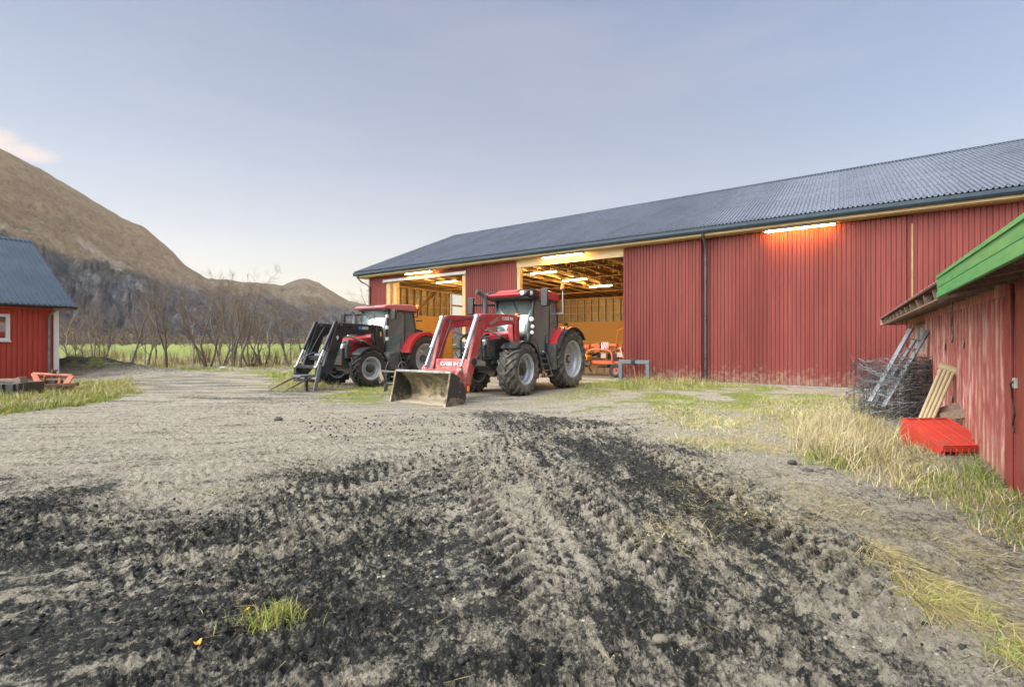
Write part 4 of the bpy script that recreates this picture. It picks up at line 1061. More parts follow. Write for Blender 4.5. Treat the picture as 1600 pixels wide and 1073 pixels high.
RH, RW, OV, GO = 6.40, 5.6, .42, .46
b = MB(); b.prism([(0, HW), (HD_, HW), (HD_/2, RH-.25)], -.1, -.02, 'x'); b.build('gable', RED_TIMBER, house)
ez = 3.02
xs = []; x = HL-.4
while x < GO: xs += [(x, 0), (x+.10, 0), (x+.115, 1), (x+.145, 1), (x+.16, 0)]; x += .165
xs = [p for p in xs if p[0] <= GO]+[(GO, 0)]
b = MB()
hy = HD_/2
b.sheet([[(x, -OV-d*.03, ez+d*.055) for x, d in xs], [(x, hy-d*.03, RH+d*.055) for x, d in xs]])
hr = b.build('roof', HR, house, solid=.003)
b = MB(); b.sheet([[(HL-.4, HD_+OV, ez), (GO, HD_+OV, ez)], [(HL-.4, hy, RH), (GO, hy, RH)]]); b.build('roof', HR, house, solid=.02)
b = MB(); b.sheet([[(HL-.4, hy-.14, RH-.05), (GO+.01, hy-.14, RH-.05)], [(HL-.4, hy, RH+.06), (GO+.01, hy, RH+.06)], [(HL-.4, hy+.14, RH-.05), (GO+.01, hy+.14, RH-.05)]]); b.build('ridge_cap', HR, hr, solid=.004)
b = MB(); b.prism([(-OV, ez-.015), (hy, RH-.03), (hy, RH-.16), (-OV, ez-.13)], GO-.03, GO+.02, 'x'); b.build('bargeboard', BLACK_PAINT, house)
b = MB(); b.prism([(-OV+.02, ez-.012), (hy, RH-.04), (hy, RH-.07), (-OV+.02, ez-.04)], HL-.3, GO-.04, 'x'); b.build('roof_deck', RED_TIMBER, house)
b = MB(); b.prism([(-OV-.11, ez-.01), (-OV-.10, ez-.07), (-OV-.05, ez-.10), (-OV, ez-.07), (-OV, ez-.02), (-OV-.02, ez-.02), (-OV-.02, ez-.06), (-OV-.05, ez-.08), (-OV-.085, ez-.06), (-OV-.09, ez-.01)], HL-.4, GO+.04, 'x'); b.build('gutter', BLACK_PAINT, house)
b = MB(); b.box(HL-.3, GO-.04, -OV+.02, 0, ez-.16, ez-.12); b.build('soffit', RED_TIMBER, house)
b = MB(); b.box(-.15, .03, -.05, -.024, .15, HW-.02); b.box(.005, .03, -.024, .3, .15, HW-.02); b.build('corner_board', WHITE, house, bevel=.005)
b = MB(); b.tube([(-.18, -OV-.05, ez-.09), (-.18, -OV-.03, ez-.16), (-.30, -.16, ez-.36), (-.30, -.09, ez-.5), (-.30, -.09, .1)], .045, 12); b.build('downpipe', mat('zinc_pipe', (.16,.17,.18), (.25,.27,.29), 4, .35, metal=.5), house, smooth=50)
b = MB(); x0, x1, z0, z1 = -2.52, -1.48, 1.56, 2.62
b.box(x0-.02, x0+.11, -.06, -.0, z0, z1); b.box(x1-.11, x1+.02, -.06, -.0, z0, z1); b.box(x0+.11, x1-.11, -.06, 0, z1-.11, z1); b.box(x0+.11, x1-.11, -.06, 0, z0, z0+.11); b.box(x0-.05, x1+.05, -.10, -.0, z0-.05, z0-.002)
b.box(-2.03, -1.97, -.05, -.005, z0+.11, z1-.11)
wf = b.build('window', WHITE, house, bevel=.006)
b = MB(); b.box(x0+.11, x1-.11, -.030, -.022, z0+.11, z1-.11); b.build('pane', glass('window_glass', (.45,.47,.45), .3, .02), wf)
# rusty implement frame and black scrap by the house
ORANGE = mat('faded_orange_paint', (.48,.13,.06), (.36,.10,.055), 7, .6, spots=((.20,.10,.06), 9, .56))
RUST = mat('rusty_steel', (.13,.07,.045), (.08,.05,.04), 10, .8, bump=.2)
o0 = G(82, 612); fr = thing('implement_frame', 'faded orange farm implement frame lying in grass by the white corner board', 'implement', (o0[0], o0[1], 0))
def fp(px, py, dd=0): return P(px, py, o0[1]+dd)-Vector((o0[0], o0[1], 0))
b = MB(); b.tube([fp(52,584,.1), fp(113,587,.2)], .05, 10); b.build('crossbar', ORANGE, fr, smooth=50)
for a, c in (((53,584,.1),(62,603,-.5)), ((112,587,.2),(102,602,-.3))):
    b = MB(); b.beam(fp(*a), fp(*c), .13, .05); b.build('leg', ORANGE, fr, bevel=.01)
for a, c in (((71,586,.1),(68,600,.1)), ((95,587,.2),(92,600,.1))):
    b = MB(); b.beam(fp(*a), fp(*c), .06, .05); b.build('strut', ORANGE, fr, bevel=.008)
b = MB(); b.beam(fp(83,590,.15), fp(83,577,.15), .07, .06); b.beam(fp(86,584,.15), fp(88,577,.1), .04, .03); b.beam(fp(85,578,.1), fp(90,578,.1), .04, .04); b.build('hitch', RUST, fr, bevel=.006)
b = MB(); b.beam(fp(60,603,-.4), fp(122,600,-.2), .10, .09); b.beam(fp(72,597,.3), fp(92,597,.3), .3, .14); b.beam(fp(66,606,-.2), fp(112,606,0), .25, .12); b.build('base_beam', RUST, fr, bevel=.008)
o1 = G(22, 622); bx = thing('scrap_tank', 'black scrap tank with a weathered beam on top beside the red house wall', 'tank', (o1[0], o1[1], 0))
def tp_(px, py, dd=0): return P(px, py, o1[1]+dd)-Vector((o1[0], o1[1], 0))
b = MB(); b.beam(tp_(-40,609,.3), tp_(50,609,.3), .7, .42); 
for k in range(5): b.beam(tp_(-30+k*17,600,-.07), tp_(-30+k*17,618,-.07), .05, .03)
b.build('tank', BLACK_PAINT, bx, bevel=.02)
b = MB(); b.beam(tp_(-40,594,.2), tp_(35,594,.2), .12, .09); b.beam(tp_(27,598,.2), tp_(38,595,.2), .2, .24); b.build('beam', GREYWOOD, bx, bevel=.01)

# ================================================================== TRACTORS
MUD = (.17,.145,.105)
TRED = mat('tractor_red_paint', (.48,.020,.022), (.42,.022,.024), 2.5, .32, coat=.25, mud=((.26,.15,.12), .36, .4, 2.1))
TRED_DUSTY = mat('dusty_red_paint', (.37,.022,.030), (.40,.085,.080), 4, .42, coat=.15, mud=((.34,.20,.17), .32, .2, 2.3))
TRED_FADED = mat('faded_red_roof', (.50,.16,.16), (.46,.12,.125), 3, .35, coat=.3)
TRED_OLD = mat('older_red_paint', (.42,.025,.028), (.33,.022,.025), 3, .35, coat=.2, mud=((.25,.14,.11), .3, .5, 1.9))
TGREY = mat('dark_grey_plastic', (.050,.055,.058), (.075,.08,.08), 5, .5, mud=((.17,.16,.14), .36, .3, 1.9))
TBLACK = mat('black_steel', (.016,.018,.022), (.03,.032,.036), 6, .32, mud=((.12,.11,.10), .25, 0, 1.6))
CAST = mat('cast_iron_grey', (.055,.06,.06), (.10,.10,.095), 6, .6, bump=.15, mud=(MUD, .38, .2, 1.4))
RUBBER = mat('tyre_rubber', (.030,.032,.033), (.085,.083,.075), 7, .75, bump=.2, mud=((.17,.155,.125), .30, -.6, 1.0), spots=((.15,.135,.105), 5, .55))
RUBBER_DK = mat('dark_tyre_rubber', (.016,.017,.018), (.035,.035,.034), 7, .6, bump=.2, spots=((.10,.09,.075), 6, .66))
RIM = mat('silver_rim', (.50,.54,.57), (.40,.44,.46), 5, .36, metal=.35, spots=((.25,.235,.20), 9, .66))
CHROME = mat('polished_rod', (.62,.66,.70), (.5,.55,.6), 6, .28, metal=.8)
CYL_GREY = mat('silver_cylinder', (.50,.54,.58), (.42,.46,.5), 5, .34, metal=.45, mud=((.3,.25,.2), .15, 0, 2))
LENS = mat('clear_lens', (.72,.75,.76), (.55,.58,.6), 30, .15, spec=.8)
AMBER = mat('amber_lens', (.85,.28,.03), (.8,.22,.02), 10, .2, spec=.8)
YELLOW = mat('yellow_sticker', (.85,.62,.05), (.8,.55,.04), 10, .4)
INTERIOR = mat('cab_trim', (.045,.055,.05), (.07,.08,.075), 6, .7)
WHITE_LET = mat('white_lettering', (.80,.80,.80), (.74,.74,.74), 10, .4)
BLUE_BADGE = mat('blue_badge', (.03,.20,.62), (.03,.18,.55), 10, .35)
DIRT_BUCKET = mat('earth_caked_steel', (.105,.090,.052), (.29,.23,.135), 3.2, .85, bump=.5, bscale=25, mix=(.42,.60), spots=((.055,.058,.055), 4.0, .56), mud=((.40,.34,.25), .5, -.05, .32))
BUCKET_SIDE = mat('worn_black_bucket', (.025,.027,.03), (.045,.045,.045), 7, .5, spots=((.22,.18,.12), 6, .60), mud=((.30,.25,.17), .45, -.05, .35))
EDGE = mat('scraped_steel_edge', (.42,.44,.45), (.26,.25,.23), 8, .45, metal=.6, spots=((.24,.2,.14), 7, .58))
CABGLASS = glass('cab_glass', (.58,.74,.70), .24, .04, .36, (.42,.55,.55))
CABGLASS_SIDE = glass('cab_side_glass', (.60,.72,.66), .08, .02, .40, (.30,.41,.38))

def tyre_mesh(Rr, w, rim_r, n, lug=.055):
    b = MB(); d = Rr-lug
    prof = [(rim_r, -w*.40), (rim_r+.03, -w*.455), (rim_r+.35*(d-rim_r), -w*.5), (rim_r+.75*(d-rim_r), -w*.49), (d-.02, -w*.43), (d-.004, -w*.25), (d, 0)]
    prof = prof+[(r, -y) for r, y in prof[-2::-1]]
    b.lathe(prof, (0,0,0), 'y', 48)
    st = [(-.012, 0), (.16, 0), (.34, -.004), (.455, -.022), (.50, -.085), (.495, -.13)]
    for side in (-1, 1):
        for i in range(n):
            ph0 = 2*math.pi*(i+(.5 if side > 0 else 0))/n
            vs = []
            for k, (fy, dr) in enumerate(st):
                y = side*fy*w; ro = Rr+dr; rb = min(ro-.005, d-.012+min(0, dr+.03) if k < 4 else ro-.03)
                if k >= 4: y2 = side*(fy-.06)*w
                else: y2 = y
                ph = ph0+1.0*abs(fy)*w/Rr
                ha = .030/Rr*1.0*(1.25 if k else .9); hb = ha*1.5
                for r_, yy, aa in ((rb, y2, -hb), (ro, y, -ha), (ro, y, ha), (rb, y2, hb)):
                    a = ph+aa
                    vs.append((r_*math.cos(a), yy, r_*math.sin(a)))
            fs = []
            for k in range(len(st)-1):
                o = k*4
                for q in range(3): fs.append((o+q, o+q+1, o+q+5, o+q+4))
            fs.append((0, 1, 2, 3)); o = (len(st)-1)*4; fs.append((o+3, o+2, o+1, o))
            b.add(vs, fs)
    return b

def wheel(name, parent, c, Rr, w, rim_r, side, n, dish, hub_r, hub_out, rubber, steer=0.0, hubmat=None):
    rim = MB()
    s = side
    prof = [(rim_r+.015, .43*w), (rim_r-.012, .435*w), (rim_r-.02, .40*w), (rim_r-.055, .36*w), (rim_r-.06, .20*w), (rim_r-.10, .12*w), (rim_r-.105, dish*w+.02), (rim_r-.13, dish*w), (hub_r+.10, dish*w+.015), (hub_r+.05, dish*w+.05), (0.001, dish*w+.05)]
    rim.lathe(prof, (0,0,0), 'y', 40, s)
    rim.lathe([(rim_r+.015, .43*w), (rim_r+.012, -.43*w), (rim_r-.03, -.42*w), (rim_r-.07, -.1*w), (rim_r-.07, .1*w)], (0,0,0), 'y', 40, s)
    nb = 10
    for k in range(nb):
        a = 2*math.pi*k/nb; q = hub_r+.075
        rim.cyl((q*math.cos(a), s*(dish*w+.03), q*math.sin(a)), (q*math.cos(a), s*(dish*w+.075), q*math.sin(a)), .017, 6)
    ro = rim.build(name, RIM, parent, smooth=35, loc=c)
    ro.rotation_euler = (0, 0, steer)
    tyre_mesh(Rr, w, rim_r, n).build('tyre', rubber, ro, smooth=28)
    hb = MB()
    hb.lathe([(hub_r, dish*w), (hub_r, hub_out*w), (hub_r*.86, hub_out*w+.02), (hub_r*.5, hub_out*w+.03), (hub_r*.45, hub_out*w+.055), (.001, hub_out*w+.06)], (0,0,0), 'y', 28, s)
    for k in range(8):
        a = 2*math.pi*k/8; q = hub_r*.72
        hb.cyl((q*math.cos(a), s*(hub_out*w+.01), q*math.sin(a)), (q*math.cos(a), s*(hub_out*w+.045), q*math.sin(a)), .013, 6)
    hb.build('hub', hubmat or TBLACK, ro, smooth=35)
    return ro

def arc_band(c, r0, a0, a1, y0, y1, th=.03, n=20, lip=0.0, side=1):
    b = MB(); rows = []
    for i in range(n+1):
        a = R(a0+(a1-a0)*i/n)
        p = lambda r, y: (c[0]+r*math.cos(a), y, c[1]+r*math.sin(a))
        row = [p(r0-th, y0), p(r0, y0), p(r0+.004, (y0+y1)/2), p(r0, y1)]
        if lip: row += [p(r0-lip, y1+side*.004), p(r0-lip, y1-side*th), p(r0-th, y1-side*th)]
        else: row += [p(r0-th, y1)]
        rows.append(row+[row[0]])
    b.sheet(rows)
    n_ = len(rows[0])-1
    b.add([rows[0][k] for k in range(n_)], [tuple(range(n_))]); b.add([rows[-1][k] for k in range(n_)], [tuple(range(n_))])
    return b

def text_part(name, s, size, m, parent, loc, rot, ext=.003, sx=1.0):
    cu = bpy.data.curves.new(name, 'FONT'); cu.body = s; cu.size = size; cu.extrude = ext; cu.align_x = 'CENTER'; cu.align_y = 'CENTER'; cu.offset = size*.02
    cu.materials.append(m)
    o = bpy.data.objects.new(name, cu); COL.objects.link(o); o.parent = parent
    o.location = loc; o.rotation_euler = rot; o.scale = (sx, 1, 1)
    bpy.context.view_layer.update()
    me = bpy.data.meshes.new_from_object(o.evaluated_get(bpy.context.evaluated_depsgraph_get()))
    o2 = bpy.data.objects.new(name, me); COL.objects.link(o2); o2.parent = parent
    o2.location = loc; o2.rotation_euler = rot; o2.scale = (sx, 1, 1)
    if not me.materials: me.materials.append(m)
    bpy.data.objects.remove(o); o2.name = name
    return o2

def lamp_disc(parent, c, d, r=.055, name='work_light', depth=.05, body=True):
    c = Vector(c); d = Vector(d).normalized()
    b = MB(); b.tube([c-d*depth, c-d*.005, c], [r*.6, r*1.08, r*1.08], 16)
    o = b.build(name, TBLACK, parent, smooth=40)
    l = MB(); l.tube([c+d*.001, c+d*.008], [r*.95, r*.75], 16); l.build('lens', LENS, o, smooth=40)
    return o

def hydraulic(parent, a, c, split=.58, r0=.045, r1=.026, name='cylinder', m=None):
    a = Vector(a); c = Vector(c); d = c-a
    b = MB(); b.tube([a, a+d*split], r0, 14); b.tube([a+d*(split-.03), a+d*split], r0*1.15, 14); b.cyl(a-Vector((0,r0,0)), a+Vector((0,r0,0)), r0*.9, 12)
    o = b.build(name, m or CYL_GREY, parent, smooth=40)
    b = MB(); b.tube([a+d*split, c], r1, 12); b.cyl(c-Vector((0,r0,0)), c+Vector((0,r0,0)), r0*.9, 12); b.build('rod', CHROME, o, smooth=40)
    return o

def panel(parent, pts, name, m, th=.012):
    b = MB(); b.add(pts, [tuple(range(len(pts)))])
    return b.build(name, m, parent, solid=th)

def cab(t, K):
    """K: x positions and heights of the cab"""
    xa, xb, xc, zb, zt, wb, wt, m_frame = K['xa'], K['xb'], K['xc'], K['zb'], K['zt'], K['wb'], K['wt'], TBLACK
    xat = xa-K.get('rake', .12)
    fr = MB()
    A = {}
    for s in (-1, 1):
        a0 = Vector((xa, s*wb, zb)); a1 = Vector((xat, s*wt, zt))
        b0 = Vector((xb, s*(wb+.16), zb)); b1 = Vector((xb-.04, s*(wt+.03), zt))
        c0 = Vector((xc-.05, s*(wb+.14), zb+.72)); cm = Vector((xc-.02, s*(wb+.14), zb+1.0)); c1 = Vector((xc+.10, s*wt, zt))
        for p, q, w in ((a0, a1, .075), (b0, b1, .06), (c0, cm, .07), (cm, c1, .07)): fr.beam(p, q, w, w, up=(1,0,0))
        fr.beam(a1, b1, .07, .07); fr.beam(b1, c1, .07, .07)
        fr.beam(a0, b0, .07, .08); fr.beam(b0, c0, .06, .06)
        A[s] = (a0, a1, b0, b1, c0, cm, c1)
    for k in (1, 6): fr.beam(A[-1][k], A[1][k], .07, .07)
    fr.beam(A[-1][4], A[1][4], .06, .06)
    fr.build('cab_frame', m_frame, t, bevel=.015)
    def off(p, s): return Vector((p.x, p.y+s*.012, p.z))
    bul = Vector((.07, 0, 0))
    b = MB(); rows = []
    for i in range(9):                                        # curved windscreen
        f = i/8; y = 2*f-1; cx = (1-y*y)
        p0 = A[-1][0].lerp(A[1][0], f)+Vector((.13*cx+.015, 0, 0)); p1 = A[-1][1].lerp(A[1][1], f)+Vector((.10*cx+.015, 0, -.02))
        rows.append([p0, p0.lerp(p1, .5)+Vector((.02, 0, 0)), p1])
    b.sheet(rows); ws = b.build('windscreen', CABGLASS, t, smooth=60, solid=.008)
    w = MB(); m0 = rows[4][2]+Vector((.05, .05, .02)); w.tube([m0, m0+Vector((.06, .22, -.42))], .010, 5); w.beam(m0+Vector((.05, .10, -.20)), m0+Vector((.065, .27, -.52)), .012, .02); w.build('wiper', TBLACK, ws)
    for s in (-1, 1):
        a0, a1, b0, b1, c0, cm, c1 = A[s]
        d = panel(t, [off(a0, s), off(b0, s), off(b1, s), off(a1, s)], 'door_glass', CABGLASS_SIDE)
        h = MB(); h.beam(off(a0.lerp(b0, .82), s*2)+Vector((0,0,.25)), off(a0.lerp(b0, .82), s*2)+Vector((0,0,.62)), .025, .03); h.beam(off(a0.lerp(b0,.75), s*3)+Vector((0,0,.12)), off(a0.lerp(b0,.9), s*3)+Vector((0,0,.12)), .03, .04)
        h.build('handle', TBLACK, d, bevel=.006)
        panel(t, [off(b0, s), off(c0, s), off(cm, s), off(c1, s), off(b1, s)], 'side_window', CABGLASS_SIDE)
    panel(t, [A[-1][4], A[1][4], A[1][5], A[1][6], A[-1][6], A[-1][5]], 'rear_window', CABGLASS_SIDE)
    # cab floor, lower bodywork
    b = MB()
    b.prism([(xa+.02, zb-.02), (xa, zb-.38), (xb+.1, zb-.45), (xc-.1, zb+.1), (xc-.05, zb+.70), (xc+.25, zb+.70), (xb+.05, zb+.05)], -wb-.10, wb+.10, 'y')
    b.build('cab_base', TGREY, t, bevel=.02)
    # interior
    b = MB(); xs_ = (xb+xc)/2+.02
    b.box(xs_-.25, xs_+.25, -.24, .24, zb+.42, zb+.54); b.beam((xs_-.24, 0, zb+.5), (xs_-.34, 0, zb+1.12), .46, .12, up=(1,0,0)); b.box(xs_-.40, xs_-.30, -.13, .13, zb+1.12, zb+1.36); b.box(xs_-.15, xs_+.12, -.15, .15, zb+.02, zb+.42)
    b.box(xs_-.1, xs_+.3, -.42, -.28, zb+.45, zb+.68)
    b.build('seat', INTERIOR, t, bevel=.03)
    b = MB(); cx = xa-.42
    b.beam((cx+.12, 0, zb), (cx-.02, 0, zb+.78), .14, .16); n = 20; tl = Matrix.Rotation(R(-28), 3, 'Y')
    b.tube([tuple(Vector((cx-.05, 0, zb+.84))+tl@Vector((.19*math.cos(6.283*k/n), .19*math.sin(6.283*k/n), 0))) for k in range(n)], .016, 6, closed=True)
    for k in range(3): b.beam(Vector((cx-.05, 0, zb+.84)), Vector((cx-.05, 0, zb+.84))+tl@Vector((.19*math.cos(2.09*k), .19*math.sin(2.09*k), 0)), .03, .015)
    b.build('steering_wheel', TBLACK, t, smooth=40)
    return A

def mirror(t, base, head, w=.22, h=.42, m=TBLACK):
    base = Vector(base); head = Vector(head)
    b = MB(); b.beam(base, Vector((head.x, head.y, base.z)), .035, .07); b.beam((head.x, head.y, base.z), (head.x+.02, head.y, head.z+h*.4), .03, .03)
    a = b.build('mirror_arm', TBLACK, t, bevel=.008)
    b = MB(); b.box(head.x-.02, head.x+.07, head.y-w/2, head.y+w/2, head.z-h/2, head.z+h/2)
    b.build('mirror', m, a, bevel=.03)

def steps(t, x0, x1, y0, y1, z0, z1, n):
    b = MB(); b.beam((x0, y1, z0), (x0-.06, y0, z1), .03, .06); b.beam((x1, y1, z0), (x1-.06, y0, z1), .03, .06)
    for k in range(n):
        f = k/max(1, n-1)*.8
        y = y1+(y0-y1)*f; z = z0+(z1-z0)*f
        b.box(x0-.02, x1+.02, y-.17, y+.03, z-.015, z+.02)
    b.build('steps', CAST, t, bevel=.006)

def chassis(t, wbse, zaxf, zaxr, hw, xfront):
    b = MB(); b.prism([(-.42, zaxr+.25), (-.42, zaxr-.30), (.5, zaxr-.32), (1.1, zaxf-.12), (xfront-.5, zaxf-.02), (xfront-.12, zaxf+.1), (xfront-.1, zaxf+.42), (1.0, zaxf+.62), (.4, zaxr+.30)], -.27, .27, 'y')
    b.tube([(0, -.95, zaxr), (0, -.45, zaxr), (0, .45, zaxr), (0, .95, zaxr)], [.14, .2, .2, .14], 16)
    b.beam((wbse, -.86, zaxf-.03), (wbse, .86, zaxf-.03), .16, .2); b.lathe([(.001,-.2),(.19,-.18),(.22,0),(.19,.18),(.001,.2)], (wbse, 0, zaxf-.03), 'x', 16)
    for s in (-1, 1): b.cyl((wbse, s*.70, zaxf), (wbse, s*.86, zaxf), .16, 16)
    b.cyl((wbse+.1, -.6, zaxf+.05), (wbse+.1, .6, zaxf+.05), .03, 10)
    b.build('chassis', CAST, t, bevel=.02)
    b = MB()
    for s in (-1, 1):
        b.beam((-.3, s*.38, zaxr-.25), (-1.1, s*.42, zaxr-.4), .06, .09); b.beam((-.35, s*.3, zaxr+.5), (-.75, s*.36, zaxr+.45), .05, .07); b.beam((-.75, s*.36, zaxr+.45), (-.9, s*.41, zaxr-.35), .035, .035)
    b.beam((-.4, 0, zaxr+.25), (-1.0, 0, zaxr+.2), .06, .06); b.build('hitch', CAST, t, bevel=.01)

def loader(t, Q):
    """arm outline in x-z, repeated left and right; Q holds the outline and pivots"""
    m = Q['mat']; ys = Q['y']
    for s in (-1, 1):
        b = MB(); y0, y1 = s*ys-.055, s*ys+.055
        b.prism(Q['arm'], y0, y1, 'y')
        arm = b.build('loader_arm', m, t, bevel=.018)
        c = MB()
        for (px_, pz_) in Q['pins']: c.cyl((px_, y0-.03, pz_), (px_, y1+.03, pz_), .045, 14)
        c.build('pivot_pin', CAST, arm, smooth=40)
        if Q.get('disc'): 
            c = MB(); c.cyl((Q['disc'][0], s*ys+s*.05, Q['disc'][1]), (Q['disc'][0], s*ys+s*.075, Q['disc'][1]), .095, 20); c.build('round_cover', TBLACK, arm, smooth=40)
        hydraulic(arm, (Q['tilt'][0][0], s*ys, Q['tilt'][0][1]), (Q['tilt'][1][0], s*ys, Q['tilt'][1][1]), .62, .055, .03, 'tilt_cylinder', Q['cylmat'])
        if 'tilt2' in Q:
            b = MB(); b.beam((Q['tilt2'][0][0], s*ys, Q['tilt2'][0][1]), (Q['tilt2'][1][0], s*ys, Q['tilt2'][1][1]), .04, .035); b.build('guide_rod', Q['cylmat'], arm)
        hydraulic(arm, (Q['lift'][0][0], s*ys, Q['lift'][0][1]), (Q['lift'][1][0], s*ys, Q['lift'][1][1]), .6, .055, .03, 'lift_cylinder', TBLACK)
        hp = MB(); a0 = Vector((Q['pins'][0][0], s*(ys-.09), Q['pins'][0][1])); k1 = Vector((Q['pins'][1][0], s*(ys-.09), Q['pins'][1][1])); k2 = Vector((Q['pins'][2][0]-.1, s*(ys-.08), Q['pins'][2][1]+.5))
        hp.tube([a0, a0.lerp(k1, .5)+Vector((0,0,.06)), k1+Vector((-.1,0,-.05)), k1.lerp(k2, .5)+Vector((-.05,0,0)), k2], .014, 6); hp.build('hose', TBLACK, arm)
        b = MB(); b.prism(Q['tower'], s*ys-.16 if s > 0 else s*ys-.0, s*ys+.0 if s > 0 else s*ys+.16, 'y')
        b.prism(Q['tower'], s*(ys+.062), s*(ys+.085), 'y')
        b.build('loader_bracket', Q['tmat'], t, bevel=.012)
        b = MB(); b.beam((Q['tower'][-1][0]-.05, s*(ys-.16), Q['brz']), (Q['tower'][-1][0]-.05, s*.22, Q['brz']-.05), .3, .18); b.beam((Q['tower'][-1][0], s*(ys-.2), Q['brz']+.02), (Q['tower'][-1][0]+.9, s*.34, Q['brz']-.05), .06, .14); b.build('subframe', CAST, t, bevel=.01)

def bolt_tower(): pass

# ------------------------------------------------------------------ tractor with the bucket (nearer)
H1 = (-.565, -.825); RA1 = (1.10, 16.39)
t1 = thing('tractor', 'red tractor with red front loader and earth caked bucket, nearer the yard', 'tractor', (RA1[0], RA1[1], 0), math.atan2(H1[1], H1[0]), 'red tractors parked before the barn')
WB1 = 2.85
for s in (-1, 1):
    wheel('rear_wheel', t1, (0, s*.84, .94), .96, .60, .60, s, 21, .02, .15, .10, RUBBER, hubmat=RIM)
    wheel('front_wheel', t1, (WB1, s*.84, .725), .745, .60, .43, s, 19, -.02, .19, .22, RUBBER, steer=R(3))
chassis(t1, WB1, .72, .94, .3, 3.75)
# bonnet
def bonnet(t, x0, x1, zt0, zt1, zl, hw, red, side_m, nose_m, zsplit, nose=.0):
    def sect(x, zt, w, zb): return [(x, -w, zb), (x, -w, zt-.16), (x, -w*.88, zt-.05), (x, -w*.5, zt), (x, 0, zt+.012), (x, w*.5, zt), (x, w*.88, zt-.05), (x, w, zt-.16), (x, w, zb)]
    rows = []
    for f in (0, .25, .5, .75, .92, 1.0):
        x = x0+(x1-x0)*f; zt = zt0+(zt1-zt0)*f-(.10 if f > .97 else .02*f*f); w = hw*(1-.10*f)-(.03 if f > .97 else 0)
        rows.append(sect(x, zt, w, zsplit-(.10*f)))
    b = MB(); b.sheet(rows); b.add(rows[-1], [tuple(range(9))]); b.add(rows[0], [tuple(range(9))])
    bn = b.build('bonnet', red, t, smooth=40, bevel=.012)
    b = MB()
    b.prism([(x0, zl), (x1-.12, zl+.02), (x1-.03, zl+.2), (x1-.02, zsplit-.104), (x0, zsplit-.004)], -hw*.93, hw*.93, 'y')
    sd = b.build('side_panel', side_m, t, bevel=.03)
    g = MB()
    for k in range(9):
        for s in (-1, 1): g.box(x0+.55, x1-.35, s*hw*.93-.004, s*hw*.93+.004+.002*s, zl+.16+k*.05, zl+.18+k*.05)
    g.build('louvre', TBLACK, sd)
    b = MB(); b.prism([(x1-.14, zl+.02), (x1+.06, zl+.10), (x1+.09, zsplit-.2), (x1+.03, zt1-.12), (x1-.10, zt1-.05)], -hw*.80, hw*.80, 'y')
    gr = b.build('grille', nose_m, t, bevel=.03)
    b = MB()
    for k in range(7): b.box(x1+.06, x1+.10, -hw*.6, hw*.6, zl+.16+k*.07, zl+.185+k*.07)
    b.build('slats', TBLACK, gr)
    for s in (-1, 1):
        b = MB(); b.prism([(x1-.06, zt1-.30), (x1+.085, zt1-.32), (x1+.06, zt1-.17), (x1-.08, zt1-.13)], s*hw*.55, s*hw*.84, 'y'); b.build('headlight', LENS, t, bevel=.02)
    return bn
bonnet(t1, 1.85, 3.72, 1.84, 1.72, .98, .43, TRED, TGREY, TGREY, 1.66)
A1 = cab(t1, dict(xa=1.93, xb=.98, xc=.38, zb=1.08, zt=2.78, wb=.56, wt=.70))
# roof with visor and lamp pods
b = MB(); prof = [(.30, 2.84), (.42, 2.80), (2.1, 2.80), (2.40, 2.86), (2.43, 2.93), (2.20, 3.0), (1.5, 3.09), (.8, 3.12), (.42, 3.05), (.30, 2.95)]
b.prism(prof, -.78, .78, 'y')
rf = b.build('roof', TRED, t1, bevel=.045)
b = MB(); b.prism([(.45, 2.76), (2.0, 2.76), (2.30, 2.83), (2.1, 2.85), (.45, 2.85)], -.80, .80, 'y'); b.build('roof_lining', TBLACK, rf, bevel=.02)
for s in (-1, 1):
    b = MB(); b.prism([(1.72, 2.82), (2.36, 2.84), (2.44, 2.90), (2.38, 3.0), (2.0, 3.07), (1.72, 3.05)], s*.56, s*.845, 'y'); pod = b.build('lamp_pod', TBLACK, rf, bevel=.03)
    lamp_disc(pod, (2.455, s*.70, 2.925), (1, s*.25, -.05), .075)
    lamp_disc(pod, (2.20, s*.855, 2.93), (.45, s*1, -.05), .07)
    lamp_disc(rf, (.30, s*.6, 2.92), (-1, 0, 0), .06)
b = MB(); b.prism([(1.75, 2.945), (2.36, 2.96), (2.1, 3.075), (1.75, 3.11)], -.40, .40, 'y'); b.build('roof_hatch', TRED_DUSTY, rf, bevel=.02)
# mirrors, beacon, exhaust
mirror(t1, (1.85, .72, 2.76), (2.02, 1.22, 2.80), .25, .54)
mirror(t1, (1.85, -.72, 2.66), (2.35, -1.28, 2.62), .25, .54)
b = MB(); b.beam((.44, .72, 2.42), (.44, .95, 2.42), .05, .04); b.tube([(.44, .95, 2.40), (.44, .95, 3.16)], .020, 8); bp_ = b.build('beacon_post', RIM, t1, smooth=40)
b = MB(); b.lathe([(.001,.0),(.07,.0),(.075,.04),(.07,.05)], (.44,.95,3.16), 'z', 16); b.build('beacon_base', TBLACK, bp_, smooth=40)
b = MB(); b.lathe([(.065,0),(.068,.10),(.05,.15),(.001,.165)], (.44,.95,3.21), 'z', 16); b.build('beacon_lamp', AMBER, bp_, smooth=40)
b = MB(); b.beam((.36, .74, 2.15), (.30, 1.0, 2.10), .03, .03); b.beam((.36, .74, 1.98), (.34, .98, 1.92), .03, .03); b.box(.27, .33, .95, 1.06, 2.02, 2.12); b.build('rear_light_bracket', TBLACK, t1, bevel=.008)
lamp_disc(t1, (.38, 1.02, 1.94), (-.3, 1, 0), .055)
